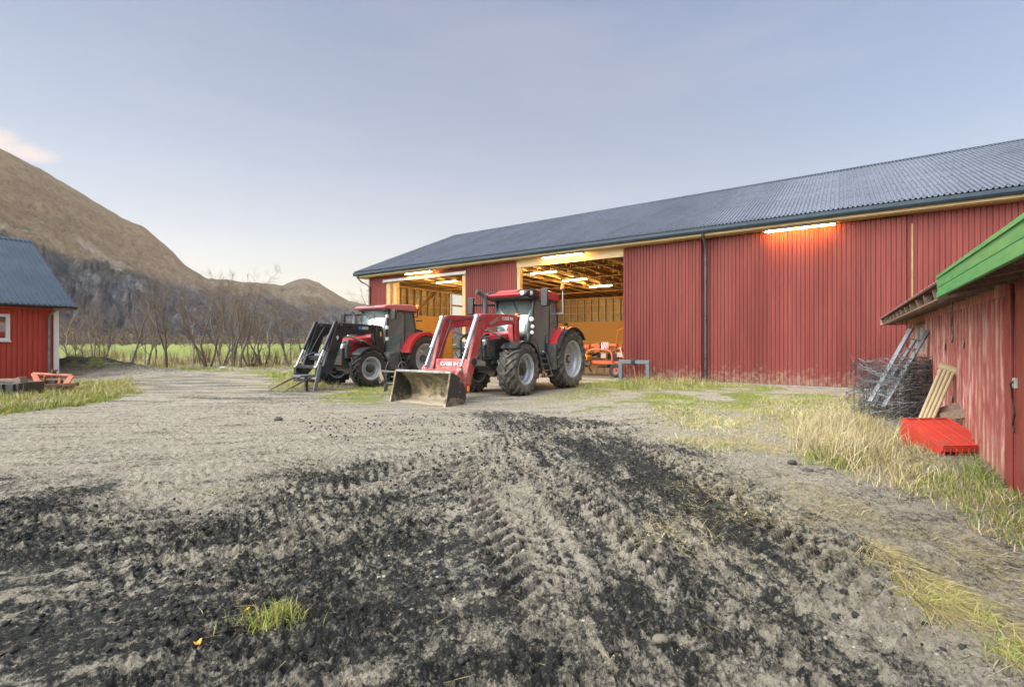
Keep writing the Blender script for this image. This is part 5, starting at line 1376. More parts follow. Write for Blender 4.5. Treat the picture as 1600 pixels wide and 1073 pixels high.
b = MB(); b.tube([(2.62, -.52, 1.55), (2.62, -.52, 2.0), (2.62, -.52, 2.70), (2.64, -.53, 2.82), (2.70, -.56, 2.92), (2.80, -.60, 2.98), (2.90, -.64, 3.0)], [.085, .085, .075, .074, .073, .072, .072], 16)
b.build('exhaust_pipe', mat('exhaust_steel', (.055,.065,.08), (.08,.09,.10), 5, .4), t1, smooth=50)
b = MB(); b.tube([(2.05, -.60, 1.6), (2.02, -.70, 2.0), (1.98, -.78, 2.35), (1.9, -.74, 2.55)], .014, 6); b.build('cable', TBLACK, t1)
for z, x in ((2.18, 1.98), (1.96, 1.92), (1.78, 1.95)): lamp_disc(t1, (x+.02, .74, z), (1, .45, 0), .075 if z > 2 else .06)
b = MB(); b.beam((1.9, .63, 2.0), (1.9, .74, 2.0), .04, .5); b.build('light_bar', TBLACK, t1, bevel=.008)
# mudguards
for s in (-1, 1):
    o = arc_band((0, .94), 1.07, 28, 118, s*.52, s*1.00, .05, 22, .13, s).build('rear_mudguard', TRED, t1, smooth=45)
    arc_band((0, .94), 1.05, 20, 142, s*.98, s*1.15, .03, 22, .05, s).build('mudguard_edge', TBLACK, o, smooth=45)
    b = MB(); b.prism([(.78, 1.9), (.99, 1.42), (1.02, 1.1), (.86, 1.1), (.6, 1.75)], s*.53, s*.59, 'y'); b.build('inner_guard', TRED, o, bevel=.01)
    b = MB(); b.prism([(.90, 1.46), (1.07, 1.40), (1.12, 1.0), (1.02, .62), (.90, .64), (.95, 1.0)], s*.60, s*1.04, 'y'); b.build('lower_guard', TGREY, o, bevel=.03)
    f = arc_band((WB1, .725), .80, 48, 178, s*.58, s*1.12, .022, 18, .05, s).build('front_mudguard', TBLACK, t1, smooth=45)
    b = MB(); b.tube([(WB1-.05, s*.5, .9), (WB1-.10, s*.62, 1.38), (WB1-.1, s*.9, 1.49)], .03, 8); b.build('stay', TBLACK, f, smooth=40)
b = MB(); b.box(.9, 1.85, .42, .74, .52, 1.0); b.build('fuel_tank', TGREY, t1, bevel=.08)
b = MB(); b.box(.8, 1.85, -.74, -.42, .52, 1.0); b.build('fuel_tank', TGREY, t1, bevel=.08)
steps(t1, 1.25, 1.68, .78, 1.02, .45, 1.12, 4)
b = MB(); b.beam((1.22, .95, .50), (1.10, .72, 1.45), .035, .05); b.tube([(1.74, .98, .42), (1.70, .80, 1.3), (1.75, .70, 1.6)], .018, 8); b.build('handrail', TBLACK, t1, smooth=40)
b = MB(); b.box(1.70, 1.76, .97, 1.04, .56, .62); b.build('side_marker', AMBER, t1, bevel=.01)
b = MB(); b.beam((3.84, -.3, 1.3), (3.84, .3, 1.3), .05, .05); b.tube([(3.7,-.36,1.0),(3.92,-.36,1.0),(3.95,-.36,1.55),(3.8,-.36,1.68),(3.6,-.36,1.7)], .035, 8); b.tube([(3.7,.36,1.0),(3.92,.36,1.0),(3.95,.36,1.55),(3.8,.36,1.68),(3.6,.36,1.7)], .035, 8); b.build('grille_guard', TBLACK, t1, smooth=40)
b = MB()
for k in range(3): b.box(1.0+k*.12, 1.09+k*.12, .722, .728, 1.14+.02*k, 1.19+.02*k)
b.build('warning_sticker', WHITE_LET, t1)
b = MB(); b.tube([(1.95, .45, 1.70), (2.55, .46, 1.66)], .075, 14); b.build('air_tank', mat('grey_tank', (.16,.17,.18), (.12,.13,.14), 5, .4), t1, smooth=40)
L1 = dict(mat=TRED_DUSTY, tmat=TRED_DUSTY, cylmat=CYL_GREY, y=.60, brz=1.0,
          arm=[(2.52,2.18),(2.60,2.25),(3.0,2.27),(4.05,2.24),(4.30,2.22),(4.42,2.12),(4.98,.42),(4.97,.26),(4.86,.22),(4.76,.36),(4.29,1.58),(4.16,1.80),(3.98,1.88),(2.66,2.02),(2.54,2.04)],
          pins=[(2.64,2.12),(4.28,2.10),(4.88,.34)], disc=(4.62,.98), tilt=((4.44,2.16),(5.10,.80)), tilt2=((4.34,2.20),(5.0,.95)), lift=((2.55,1.35),(4.02,1.84)),
          tower=[(2.56,2.22),(2.74,2.22),(2.80,1.9),(2.76,1.5),(2.74,1.15),(2.58,1.05),(2.55,1.5)])
loader(t1, L1)
arms = [o for o in t1.children if o.name.startswith('loader_arm')]
la = [o for o in arms if max(v.co.y for v in o.data.vertices) > 0][0]
text_part('lettering', 'CASE IH', .135, WHITE_LET, la, (3.12, .662, 2.135), (R(90), 0, R(180)), .003, 1.05)
b = MB(); b.prism([(3.50,2.10),(3.62,2.15),(4.02,1.98),(3.88,1.94)], .656, .660, 'y'); b.build('decal_panel', mat('grey_decal', (.26,.15,.14), (.34,.22,.21), 8, .4), la)
b = MB(); b.box(2.52, 2.64, .57, .67, 2.255, 2.32); b.box(2.50,2.53,.60,.665,2.12,2.23); b.build('marker_light', AMBER, la, bevel=.01)
b = MB(); b.prism([(4.62,.60),(4.82,.66),(4.74,1.06),(4.53,1.02)], -.55, .55, 'y'); cb = b.build('crossbeam', TRED_DUSTY, t1, bevel=.03)
text_part('lettering', 'CASE IH', .135, WHITE_LET, cb, (4.80, -.02, .92), (R(90-11), 0, R(90)), .003, 1.25)
# quick-hitch carriage + bucket
b = MB()
for s in (-1, 1):
    b.prism([(4.80,.22),(5.05,.16),(5.20,.2),(5.24,.62),(5.12,.90),(5.02,.86),(4.98,.5)], s*.60-.04 if s > 0 else s*.60-.04, s*.60+.04, 'y'); b.cyl((4.88, s*.50, .34), (4.88, s*.70, .34), .05, 12)
    b.beam((5.03, s*.6, .85), (5.26, s*.6, .66), .07, .06)
b.beam((5.12,-.6,.75),(5.12,.6,.75), .09, .09); b.build('carriage', TRED_DUSTY, t1, bevel=.012)
shell = [(5.76,.74),(5.66,.71),(5.50,.62),(5.37,.48),(5.29,.33),(5.27,.18),(5.31,.06),(5.42,.02),(5.98,-.005)]
shell_o = [(5.76,.765),(5.63,.74),(5.47,.65),(5.33,.50),(5.25,.34),(5.23,.17),(5.28,.025),(5.40,-.015),(5.98,-.025)]
b = MB(); b.prism(shell+shell_o[::-1], -.90, .90, 'y'); bk = b.build('bucket', DIRT_BUCKET, t1, smooth=30)
for s in (-1, 1):
    b = MB(); b.prism([(5.80,.76),(5.66,.73),(5.48,.64),(5.34,.49),(5.26,.33),(5.245,.17),(5.29,.03),(5.42,-.01),(6.0,-.02),(5.93,.20),(5.84,.50)], s*.90, s*.925, 'y'); b.build('side_plate', BUCKET_SIDE, bk, bevel=.004)
    b = MB(); b.beam((6.005, s*.912, -.02), (5.935, s*.912, .20), .05, .02); b.beam((5.935, s*.912, .20), (5.805, s*.912, .76), .045, .02); b.build('side_edge', DIRT_BUCKET, bk)
b = MB(); b.box(5.70, 5.81, -.925, .925, .745, .80); b.build('top_bar', EDGE, bk, bevel=.01)
b = MB(); b.box(5.86, 6.04, -.925, .925, -.03, -.008); b.build('cutting_edge', EDGE, bk, bevel=.004)
b = MB(); b.box(5.18, 5.22, .93, .97, .30, .42); b.build('marker_light', AMBER, bk)

# ------------------------------------------------------------------ older tractor with the bale spear
H2 = (-.523, -.851); RA2 = (-4.15, 18.70)
t2 = thing('tractor', 'older red tractor with black front loader and bale spear, beside the far doorway', 'tractor', (RA2[0], RA2[1], .0), math.atan2(H2[1], H2[0]), 'red tractors parked before the barn')
WB2 = 2.62
for s in (-1, 1):
    wheel('rear_wheel', t2, (0, s*.86, .88), .90, .50, .56, s, 20, -.05, .15, -.02, RUBBER_DK)
    wheel('front_wheel', t2, (WB2, s*.84, .63), .65, .44, .375, s, 18, .05, .15, .28, RUBBER_DK, steer=R(-4))
chassis(t2, WB2, .63, .88, .3, 3.35)
bonnet(t2, 1.55, 3.18, 1.78, 1.60, .92, .40, TRED_OLD, TRED_OLD, TGREY, 1.42)
b = MB(); b.prism([(2.95,1.60),(3.07,1.56),(3.16,1.3),(3.15,.95),(3.0,.95)], -.41, .41, 'y'); b.build('nose_band', TGREY, t2, bevel=.03)
A2 = cab(t2, dict(xa=1.60, xb=.80, xc=.22, zb=1.02, zt=2.64, wb=.54, wt=.66, rake=.06))
b = MB(); b.prism([(.05,2.70),(.16,2.65),(1.60,2.65),(1.80,2.69),(1.84,2.75),(1.70,2.81),(1.2,2.87),(.6,2.89),(.16,2.85),(.05,2.78)], -.78, .78, 'y'); rf2 = b.build('roof', TRED_FADED, t2, bevel=.06)
b = MB(); b.box(.15, 1.66, -.72, .72, 2.615, 2.66); b.build('roof_lining', TBLACK, rf2, bevel=.01)
b = MB(); b.box(1.70, 1.80, -.14, .14, 2.765, 2.82); b.build('roof_vent', TGREY, rf2, bevel=.01)
mirror(t2, (1.52, .68, 2.58), (1.68, 1.10, 2.46), .22, .36); mirror(t2, (1.52, -.68, 2.50), (1.95, -1.20, 2.38), .22, .36)
lamp_disc(t2, (1.98, -1.20, 2.08), (1, 0, 0), .06)
b = MB(); b.tube([(.24, .70, 2.45), (.24, .84, 2.45), (.24, .86, 2.72)], .02, 8); bp_ = b.build('beacon_post', TBLACK, t2, smooth=40)
b = MB(); b.lathe([(.06,0),(.072,.05),(.07,.12),(.045,.16),(.001,.17)], (.24,.86,2.74), 'z', 16); b.build('beacon_lamp', AMBER, bp_, smooth=40)
b = MB(); b.lathe([(.001,0),(.06,0),(.06,.04)], (.24,.86,2.70), 'z', 16); b.build('beacon_base', TBLACK, bp_, smooth=40)
b = MB(); b.beam((.16,.70,2.3),(.12,.98,2.3), .03, .04); b.beam((.16,.7,1.95),(.1,.98,1.9), .04, .1); b.build('rear_light_bracket', TBLACK, t2, bevel=.008)
b = MB(); b.tube([(2.05,-.48,1.4),(2.05,-.48,2.25),(2.05,-.48,2.42),(2.10,-.5,2.52),(2.18,-.53,2.60)], [.10,.095,.06,.055,.05], 14); b.build('exhaust_pipe', mat('exhaust_grey', (.12,.13,.15), (.08,.085,.09), 5, .45), t2, smooth=50)
b = MB(); b.tube([(1.75,-.5,1.5),(1.72,-.66,1.9),(1.7,-.74,2.2),(1.56,-.70,2.44)], .014, 6); b.build('cable', TBLACK, t2)
b = MB()
for z in (1.55, 1.95, 2.35): b.box(1.58, 1.66, .64, .73, z, z+.12)
b.build('marker_light', LENS, t2, bevel=.01)
for s in (-1, 1):
    o = arc_band((0, .88), 1.0, 14, 128, s*.52, s*1.10, .05, 22, .12, s).build('rear_mudguard', TRED, t2, smooth=45)
    b = MB(); b.prism([(.70, 1.75), (.92, 1.35), (.98, 1.08), (.82, 1.06), (.55, 1.65)], s*.54, s*.60, 'y'); b.build('inner_guard', TRED_OLD, o, bevel=.01)
    f = arc_band((WB2, .63), .70, 40, 170, s*.64, s*1.06, .022, 18, .05, s).build('front_mudguard', TBLACK, t2, smooth=45)
    b = MB(); b.tube([(WB2-.05, s*.45, .8), (WB2-.10, s*.56, 1.2), (WB2-.1, s*.8, 1.31)], .03, 8); b.build('stay', TBLACK, f, smooth=40)
b = MB(); b.prism([(1.10,.42),(1.62,.50),(1.72,.9),(1.66,1.16),(1.2,1.2),(1.05,.9)], .46, .80, 'y'); b.build('fuel_tank', TGREY, t2, bevel=.09)
b = MB(); b.box(.8, 1.6, -.74, -.46, .45, .95); b.build('fuel_tank', TGREY, t2, bevel=.08)
steps(t2, .72, 1.08, .70, .96, .40, 1.05, 4)
L2 = dict(mat=TBLACK, tmat=TBLACK, cylmat=TBLACK, y=.50, brz=.95,
          arm=[(1.78,2.08),(3.40,2.12),(3.52,2.14),(3.64,2.05),(4.14,.74),(4.18,.50),(4.02,.40),(3.82,.60),(3.44,1.50),(3.38,1.66),(3.2,1.74),(1.82,1.80)],
          pins=[(1.88,1.98),(3.48,2.05),(4.06,.56)], tilt=((3.66,2.12),(4.36,.72)), tilt2=((3.58,2.16),(4.16,.86)), lift=((1.85,1.25),(3.1,1.70)),
          tower=[(1.74,2.06),(1.98,2.06),(2.06,1.7),(1.98,1.3),(2.0,1.02),(1.72,.95),(1.66,1.4)])
loader(t2, L2)
arms = [o for o in t2.children if o.name.startswith('loader_arm')]
la2 = [o for o in arms if max(v.co.y for v in o.data.vertices) > 0][0]
b = MB(); b.cyl((2.72,.556,1.97), (2.72,.562,1.97), .065, 18); b.build('badge', BLUE_BADGE, la2)
b = MB(); b.box(2.36, 2.63, .556, .560, 1.92, 2.02); b.build('name_plate', mat('pale_plate', (.42,.44,.46), (.3,.32,.34), 40, .5), la2)
b = MB(); b.box(1.80, 1.86, .592, .597, 1.70, 1.86); b.build('yellow_sticker', YELLOW, t2)
text_part('sticker_mark', '9', .17, WHITE_LET, la2, (3.62, .558, 1.62), (R(90), 0, R(180)), .002)
b = MB(); b.cyl((3.98,.50,.90) ,(3.98,.562,.90), .08, 18); b.cyl((4.04,.556,.58),(4.04,.60,.58), .10, 18); b.build('round_cover', mat('blue_black_cover', (.03,.04,.09), (.02,.025,.05), 6, .4), la2, smooth=40)
b = MB(); b.beam((3.90,-.48,.98),(3.90,.48,.98), .14, .16); b.build('crossbeam', TBLACK, t2, bevel=.02)
b = MB(); b.beam((3.93,-.1,1.09),(3.93,.42,1.09), .12, .07); b.tube([(3.6,-.3,1.1),(3.85,-.3,1.16),(4.1,-.3,1.08),(4.3,-.3,.95)], .02, 6); b.build('valve_block', mat('blue_grey_valve', (.10,.12,.19), (.2,.22,.27), 8, .4), t2, bevel=.01)
# bale spear carriage
GREYBAR = mat('grey_flat_bar', (.13,.145,.155), (.10,.11,.12), 7, .45)
b = MB()
b.beam((4.30,-.62,.72),(4.30,.62,.72), .09, .10); b.beam((4.34,-.62,.30),(4.34,.62,.30), .08, .10)
for s in (-1, 1): b.prism([(4.02,.42),(4.2,.36),(4.36,.26),(4.40,.76),(4.2,.82),(4.1,.66)], s*.5-.03, s*.5+.03, 'y'); b.box(4.28,4.36,s*.6-.03,s*.6+.03,.26,.75)
sp_ = b.build('spear_carriage', TBLACK, t2, bevel=.012)
for y in (.42, -.30):
    b = MB(); b.tube([(4.36, y, .46), (4.9, y+.02, .27), (5.42, y+.04, .05)], [.032, .03, .008], 8); b.build('spear', mat('worn_spear', (.06,.055,.05), (.10,.09,.08), 8, .5), sp_, smooth=40)
b = MB(); b.beam((4.34,.66,.80),(4.62,.80,.04), .12, .03, up=(0,1,0)); b.box(4.3,4.85,-.06,.42,.43,.49); b.beam((4.5,.70,.02),(4.55,.05,.02), .05, .04); b.build('grey_bar', GREYBAR, sp_, bevel=.006)
b = MB(); b.box(4.55,4.63,.30,.38,.0,.44); b.box(4.5,4.68,.2,.48,-.02,.02); b.build('support_leg', TBLACK, sp_, bevel=.008)
# ================================================================== OTHER THINGS IN THE YARD
# black steel stand between the tractors
o_ = Vector((*G(605, 612), 0)); st = thing('steel_stand', 'black steel stand with two hoops beside the left edge of the bucket', 'stand', o_)
D0 = o_.y
def sp2(px, py, dd=0): return P(px, py, D0+dd)-o_
b = MB(); b.beam(sp2(592,579,.05), sp2(634,582,-.25), .07, .05); b.build('top_bar', mat('grey_black_bar', (.07,.08,.085), (.15,.16,.17), 6, .4), st, bevel=.006)
b = MB(); b.beam(sp2(603,581,.02), sp2(603,613,.02), .10, .10); b.beam(sp2(607,582,.1), sp2(607,600,.1), .05, .05); b.beam(sp2(628,582,0), sp2(628,612,0), .09, .09); b.build('leg', TBLACK, st, bevel=.008)
b = MB(); b.tube([sp2(603,598,0), sp2(636,600,-.2)], .022, 8); b.tube([sp2(611,589,.2), sp2(634,588,.2)], .03, 8); b.build('rail', mat('dark_tube', (.10,.11,.12), (.05,.055,.06), 6, .4), st, smooth=40)
for x in (603, 622):
    b = MB(); b.tube([sp2(x,580,.1), sp2(x+1,572,.1), sp2(x+4,566,.12), sp2(x+8,565,.14), sp2(x+11,568,.16), sp2(x+12,574,.17), sp2(x+13,581,.18)], .022, 8); b.build('hoop', TBLACK, st, smooth=40)
b = MB(); b.beam(sp2(593,580,.0), sp2(598,594,-.1), .10, .02, up=(0,1,0)); b.beam(sp2(591,580,.1), sp2(593,598,.1), .02, .02); b.beam(sp2(593,598,.1), sp2(599,594,-.1), .02, .02); b.build('strap', mat('brown_strap', (.16,.12,.08), (.22,.17,.12), 8, .7), st)
# grey square-tube frame by the door
p0 = BL(-2.6, -.55); fr = thing('square_tube_frame', 'blue grey square tube frame standing against the sliding barn door', 'frame', (p0.x, p0.y, 0), BANG)
FG = mat('blue_grey_frame', (.15,.19,.22), (.11,.14,.165), 6, .5)
b = MB(); b.box(-.62, .62, -.065, .065, .66, .80); b.build('top_bar', FG, fr, bevel=.008)
for s, h in ((-1, .655), (1, .655)):
    b = MB(); b.box(s*.55-.07, s*.55+.07, -.06, .06, 0, h); b.build('leg', FG, fr, bevel=.008)
b = MB(); b.box(-.10, .06, -.09, .09, .60, .82); b.tube([(-.02,0,.82),(-.02,0,.88)], .03, 8); b.box(-.14,.10,-.05,.05,.81,.84); b.build('clamp', TBLACK, fr, bevel=.01)
b = MB(); b.beam((.0,.02,.60),(.05,.1,.05), .12, .05); b.build('red_strut', TRED_DUSTY, fr, bevel=.01)
# hay machine inside the doorway
p0 = BL(-4.6, 1.0); td = thing('hay_tedder', 'orange hay machine with curved guard tubes and striped warning board inside the barn doorway', 'farm machine', (p0.x, p0.y, 0), BANG)
OR = mat('orange_machine_paint', (.55,.12,.035), (.48,.09,.03), 5, .4, mud=((.2,.12,.07), .3, 0, .9))
YEL = mat('yellow_orange_panel', (.70,.32,.03), (.62,.26,.03), 5, .4)
b = MB(); b.box(-1.9, 1.5, -.08, .06, .54, .68); b.box(-1.8, 1.45, .9, 1.0, .60, .70); b.box(-.9, -.80, .06, .9, .60, .70); b.box(1.3, 1.40, .06, .9, .60, .70); b.build('main_frame', OR, td, bevel=.012)
b = MB(); b.tube([(-.75,-.16,.66),(-.75,-.16,.95),(-.6,-.16,1.12),(-.4,-.16,1.18),(.25,-.16,1.18),(.42,-.16,1.10),(.5,-.16,.95),(.5,-.16,.66)], .045, 10); b.build('guard_tube', OR, td, smooth=45)
b = MB(); b.tube([(.72,.2,.7),(.82,.2,1.42),(1.02,.2,1.42),(1.2,.2,.7)], .045, 8); b.tube([(.35,.5,.7),(.5,.5,2.05),(1.0,.5,2.12),(1.25,.5,2.12)], .028, 8); b.tube([(.95,.55,.7),(.95,.55,2.1)], .04, 8); b.build('hitch_frame', OR, td, smooth=45)
b = MB(); b.box(-1.9,-.6,-.35,.2,.70,.92); b.build('panel', YEL, td, bevel=.05)
wh = MB(); wh.lathe([(.16,-.09),(.25,-.10),(.295,-.06),(.30,0),(.295,.06),(.25,.10),(.16,.09)], (.72,-.25,.30), 'y', 24); w_ = wh.build('wheel', RUBBER_DK, td, smooth=40)
wh = MB(); wh.lathe([(.17,-.08),(.15,-.04),(.06,-.03),(.05,-.09),(.001,-.09)], (.72,-.25,.30), 'y', 20); wh.build('rim', TRED_DUSTY, w_, smooth=40)
wh = MB(); wh.cyl((-.62,-.22,.60),(-.62,-.08,.60), .13, 18); wh.build('pulley', RUST, td, smooth=40)
b = MB(); b.box(-.06, .26, -.02, 0, 1.20, 1.50); wbd = b.build('warning_board', WHITE, td, bevel=.004)
b = MB()
for k in range(3):
    x0 = -.055+k*.11
    b.add([(x0, -.024, 1.49), (min(.255,x0+.06), -.024, 1.49), (min(.255,x0+.2), -.024, 1.21), (min(.255,x0+.14), -.024, 1.21)], [(0,1,2,3)])
b.build('red_stripe', TRED, wbd)
b = MB(); b.box(-1.9,-1.2,1.1,1.3,1.2,1.4); b.tube([(-1.1,1.2,1.32),(.2,1.2,1.36)], .08, 10); b.box(-.9,-.6,1.0,1.3,1.05,1.45); b.box(.25,.5,1.0,1.3,.9,1.2); b.box(-1.7,-1.45,.9,1.2,.7,1.25); b.build('gearbox', OR, td, bevel=.02)
b = MB()
for cx_ in (-1.4, .1, 1.2):
    for k in range(8):
        a_ = k*.785; b.tube([(cx_,.45,.42),(cx_+.5*math.cos(a_),.45+.5*math.sin(a_),.40),(cx_+.62*math.cos(a_),.45+.62*math.sin(a_),.12)], .018, 5)
    b.cyl((cx_,.45,.36),(cx_,.45,.62), .10, 12)
b.build('rotor', TBLACK, td)
b = MB()
for k in range(6): b.beam((-1.8+k*.28,.3,.9),(-1.7+k*.28,.9,1.0), .05, .12)
for k in range(5): b.tube([(-.3+k*.18,.7,.75),(-.28+k*.18,.75,1.15),(-.2+k*.18,.8,1.25)], .02, 5)
b.box(-1.8,-.2,.2,.8,.74,.80); b.box(.1,.6,.3,.7,.72,1.0); b.beam((-.5,.5,.8),(.9,.6,1.3),.06,.06); b.build('black_hardware', TBLACK, td, bevel=.01)
b = MB(); b.box(.62,.86,.1,.3,.85,1.05); b.box(-.1,.15,.0,.2,.80,1.02); b.tube([(.7,.2,1.3),(.95,.1,.75)], .03, 8); b.build('pale_guard', mat('pale_guard_paint', (.52,.40,.34), (.42,.3,.25), 6, .5), td, bevel=.02)
p1 = BL(-3.7, 2.6); hr_ = thing('tine_harrow', 'black tine harrow folded upright behind the orange hay machine', 'harrow', (p1.x, p1.y, 0), BANG)
b = MB()
for z in (.5, .9, 1.3): b.box(-.5, .6, -.05, .05, z, z+.07)
b.box(-.5,-.42,-.05,.05,.0,1.5); b.box(.52,.6,-.05,.05,0,1.5); b.build('frame', TBLACK, hr_, bevel=.006)
b = MB()
for k in range(7):
    for j in range(3): b.tube([(-.42+k*.15,-.06,.55+j*.4),(-.42+k*.15,-.25,.6+j*.4),(-.42+k*.15,-.30,.85+j*.4)], .016, 5)
b.build('tine', TBLACK, hr_)

# ================================================================== TREES
def grow_tree(seed, height=5.5, stems=2, spread=.32, bushy=1.0):
    rg = random.Random(seed); trunk, twig = [], []
    def limb(p, d, ln, r, lev):
        n = max(3, int(ln/.28)) if lev < 2 else 3
        pts = [p]; dd = d.normalized()
        wob = (.10, .20, .28, .34)[lev]
        for i in range(n):
            up = Vector((0, 0, (.10, .10, .05, .02)[lev]))
            dd = (dd+Vector((rg.gauss(0, wob), rg.gauss(0, wob), rg.gauss(0, wob*.6)))+up).normalized()
            pts.append(pts[-1]+dd*(ln/n))
        for i in range(n):
            r0 = r*(1-.75*i/n); r1 = r*(1-.75*(i+1)/n)
            (trunk if lev < 2 else twig).append((pts[i], pts[i+1], max(.0030, r0), max(.0024, r1)))
        if lev >= 3: return
        nc = int((9, 8, 8)[lev]*bushy*rg.uniform(.8, 1.2))
        for k in range(nc):
            f = rg.uniform((.22, .15, .1)[lev], 1.0)
            i = min(n-1, int(f*n)); q = pts[i].lerp(pts[i+1], f*n-i)
            bd = (pts[i+1]-pts[i]).normalized()
            a = rg.uniform(0, 6.283); side = bd.orthogonal().normalized(); side = Matrix.Rotation(a, 3, bd)@side
            ang = rg.uniform(.45, 1.0)
            nd = bd*math.cos(ang)+side*math.sin(ang)
            l2 = ln*(.62, .55, .5)[lev]*(1-.55*f)*rg.uniform(.7, 1.2)
            limb(q, nd, max(.25, l2), max(.004, r*(1-.7*f)*(.5, .5, .55)[lev]), lev+1)
    for s in range(stems):
        a = rg.uniform(0, 6.283); sp = spread*rg.uniform(.4, 1.2)*(0 if stems == 1 else 1)
        limb(Vector((math.cos(a)*.12*(stems > 1), math.sin(a)*.12*(stems > 1), -.1)), Vector((math.cos(a)*sp, math.sin(a)*sp, 1)), height*rg.uniform(.8, 1.0), rg.uniform(.055, .09)*height/5.5, 0)
    return trunk, twig
def segs_mesh(segs, n):
    a = np.array([list(s[0])+list(s[1])+[s[2], s[3]] for s in segs], float)
    p0, p1, r0, r1 = a[:, :3], a[:, 3:6], a[:, 6], a[:, 7]
    d = p1-p0; d /= np.linalg.norm(d, axis=1, keepdims=True)+1e-9
    ref = np.where(np.abs(d[:, 2:3]) < .9, np.array([[0,0,1.]]), np.array([[1.,0,0]]))
    u = np.cross(d, ref); u /= np.linalg.norm(u, axis=1, keepdims=True)+1e-9; w = np.cross(d, u)
    V = []
    for P_, r_ in ((p0, r0), (p1, r1)):
        for k in range(n):
            t = 2*math.pi*k/n; V.append(P_+(u*math.cos(t)+w*math.sin(t))*r_[:, None])
    V = np.stack(V, 1).reshape(-1, 3)
    b = np.arange(len(a))[:, None]*2*n; k = np.arange(n)[None, :]; k2 = (k+1) % n
    q = np.stack([b+k, b+k2, b+n+k2, b+n+k], -1).reshape(-1, 4)
    return V, q
BARK = mat('grey_brown_bark', (.115,.10,.08), (.20,.18,.15), 9, .9, bump=.3, bscale=20)
BIRCH = mat('pale_birch_bark', (.42,.39,.34), (.20,.18,.15), 7, .8, bump=.2)
TWIG = mat('bare_twigs', (.135,.098,.068), (.20,.148,.098), 3, .9)
TWIG2 = mat('tawny_twigs', (.19,.135,.08), (.24,.175,.10), 3, .9)
TREE_KINDS = [(101,5.2,1,.3,1.0), (102,5.0,3,.35,.85), (103,5.6,2,.3,1.0), (104,4.4,4,.5,.8), (105,5.8,1,.3,1.1), (106,3.6,5,.55,.8), (107,5.0,2,.4,1.0), (108,4.8,1,.3,.9)]
protos = []
for (sd_, hh, ns, spd, bs) in TREE_KINDS:
    tr, tw = grow_tree(sd_, hh, ns, spd, bs)
    V, q = segs_mesh(tr, 5); to = np_mesh('trunk', V, q, None, BARK, smooth=True)
    V, q = segs_mesh(tw, 3); cw_ = np_mesh('crown', V, q, None, TWIG)
    protos.append((to, cw_))
desc = ['slender bare tree with a single straight trunk', 'bare tree with three crooked stems', 'bare tree forked low into two stems', 'spreading bare tree of four leaning stems',
        'tall bare tree with a dense twiggy top', 'low many stemmed bare bush', 'bare tree with two bending stems', 'thin bare tree with a bowed trunk']
where = {}
spots_t = [ # photo x of the foot, photo y of the foot, kind, scale, bark
    (103,566,7,1.0,'b'), (120,573,5,1.0,0), (160,574,1,.9,0), (207,575,0,1.0,0),
    (231,571,1,.95,0), (258,576,2,1.05,0), (301,572,7,.9,0), (326,573,3,1.12,0), (347,571,3,1.1,0), (366,575,1,1.0,0),
    (376,574,0,1.05,0), (392,572,3,1.0,'t'), (411,571,3,1.08,'t'), (450,572,1,.95,0), (476,570,6,1.0,0), (489,571,4,.9,0),
    (147,563,6,1.1,0), (243,562,2,1.15,0), (338,561,2,1.2,0), (422,561,0,1.2,0), (500,560,3,1.1,0), (566,556,4,1.6,0), (583,556,0,1.7,0)]
rgt = random.Random(5)
used_p = set()
nearby = ['near the white corner board of the red house', 'behind the grassy bank', 'above the muddy bank', 'by the bend of the muddy track', 'in the middle of the row', 'where the field shows widest', 'over the mossy mound', 'next to the black loader']
for i, (px_, py_, k, sc_, bark) in enumerate(spots_t):
    x_, y_ = G(px_, py_)
    if py_ < 566: y_ = y_+rgt.uniform(0, 6); x_ = (px_-800)/F*y_
    to, cw_ = protos[k]
    zz = gz(x_, y_)-.03
    order = i+1
    back = py_ < 566
    if px_ < 115: loc_w = 'beside the white corner board of the house'
    elif px_ > 555: loc_w = f'behind the barn gable, {"left" if px_ < 575 else "right"} of two'
    else:
        pool = [s for s in spots_t if (s[1] < 566) == back and 115 <= s[0] <= 555]
        pool.sort(key=lambda s: s[0]); n_ = pool.index((px_, py_, k, sc_, bark))+1
        ords = ['first','second','third','fourth','fifth','sixth','seventh','eighth','ninth','tenth','eleventh','twelfth','thirteenth','fourteenth','fifteenth','sixteenth','seventeenth','eighteenth','nineteenth','twentieth','twenty-first','twenty-second','twenty-third','twenty-fourth','twenty-fifth','twenty-sixth']
        loc_w = f'{ords[n_-1]} from the house in the {"back" if back else "front"} row'
    ds_ = desc[k]
    if bark == 'b': ds_ = 'pale barked birch with bare crooked limbs'
    if bark == 't': ds_ = ds_.replace('bare', 'tawny twigged', 1)
    kz = 1.0+.22*math.exp(-((px_-345)/70.)**2)
    T = thing('bare_tree', f'{ds_}, {loc_w}', 'tree', (x_, y_, zz), rgt.uniform(0, 6.28), 'bare trees along the field edge')
    T.scale = (sc_*.86*kz, sc_*.86*kz, sc_*.84*kz)
    for src in (to, cw_):
        if src.name not in used_p: o = src; used_p.add(src.name)
        else: o = src.copy(); COL.objects.link(o)
        o.parent = T
        if bark and src is to and bark == 'b':
            o.data = o.data.copy(); o.data.materials[0] = BIRCH
        if bark == 't' and src is cw_:
            o.data = o.data.copy(); o.data.materials[0] = TWIG2
for to, cw_ in protos:
    for o in (to, cw_):
        if o.name not in used_p: bpy.data.objects.remove(o)

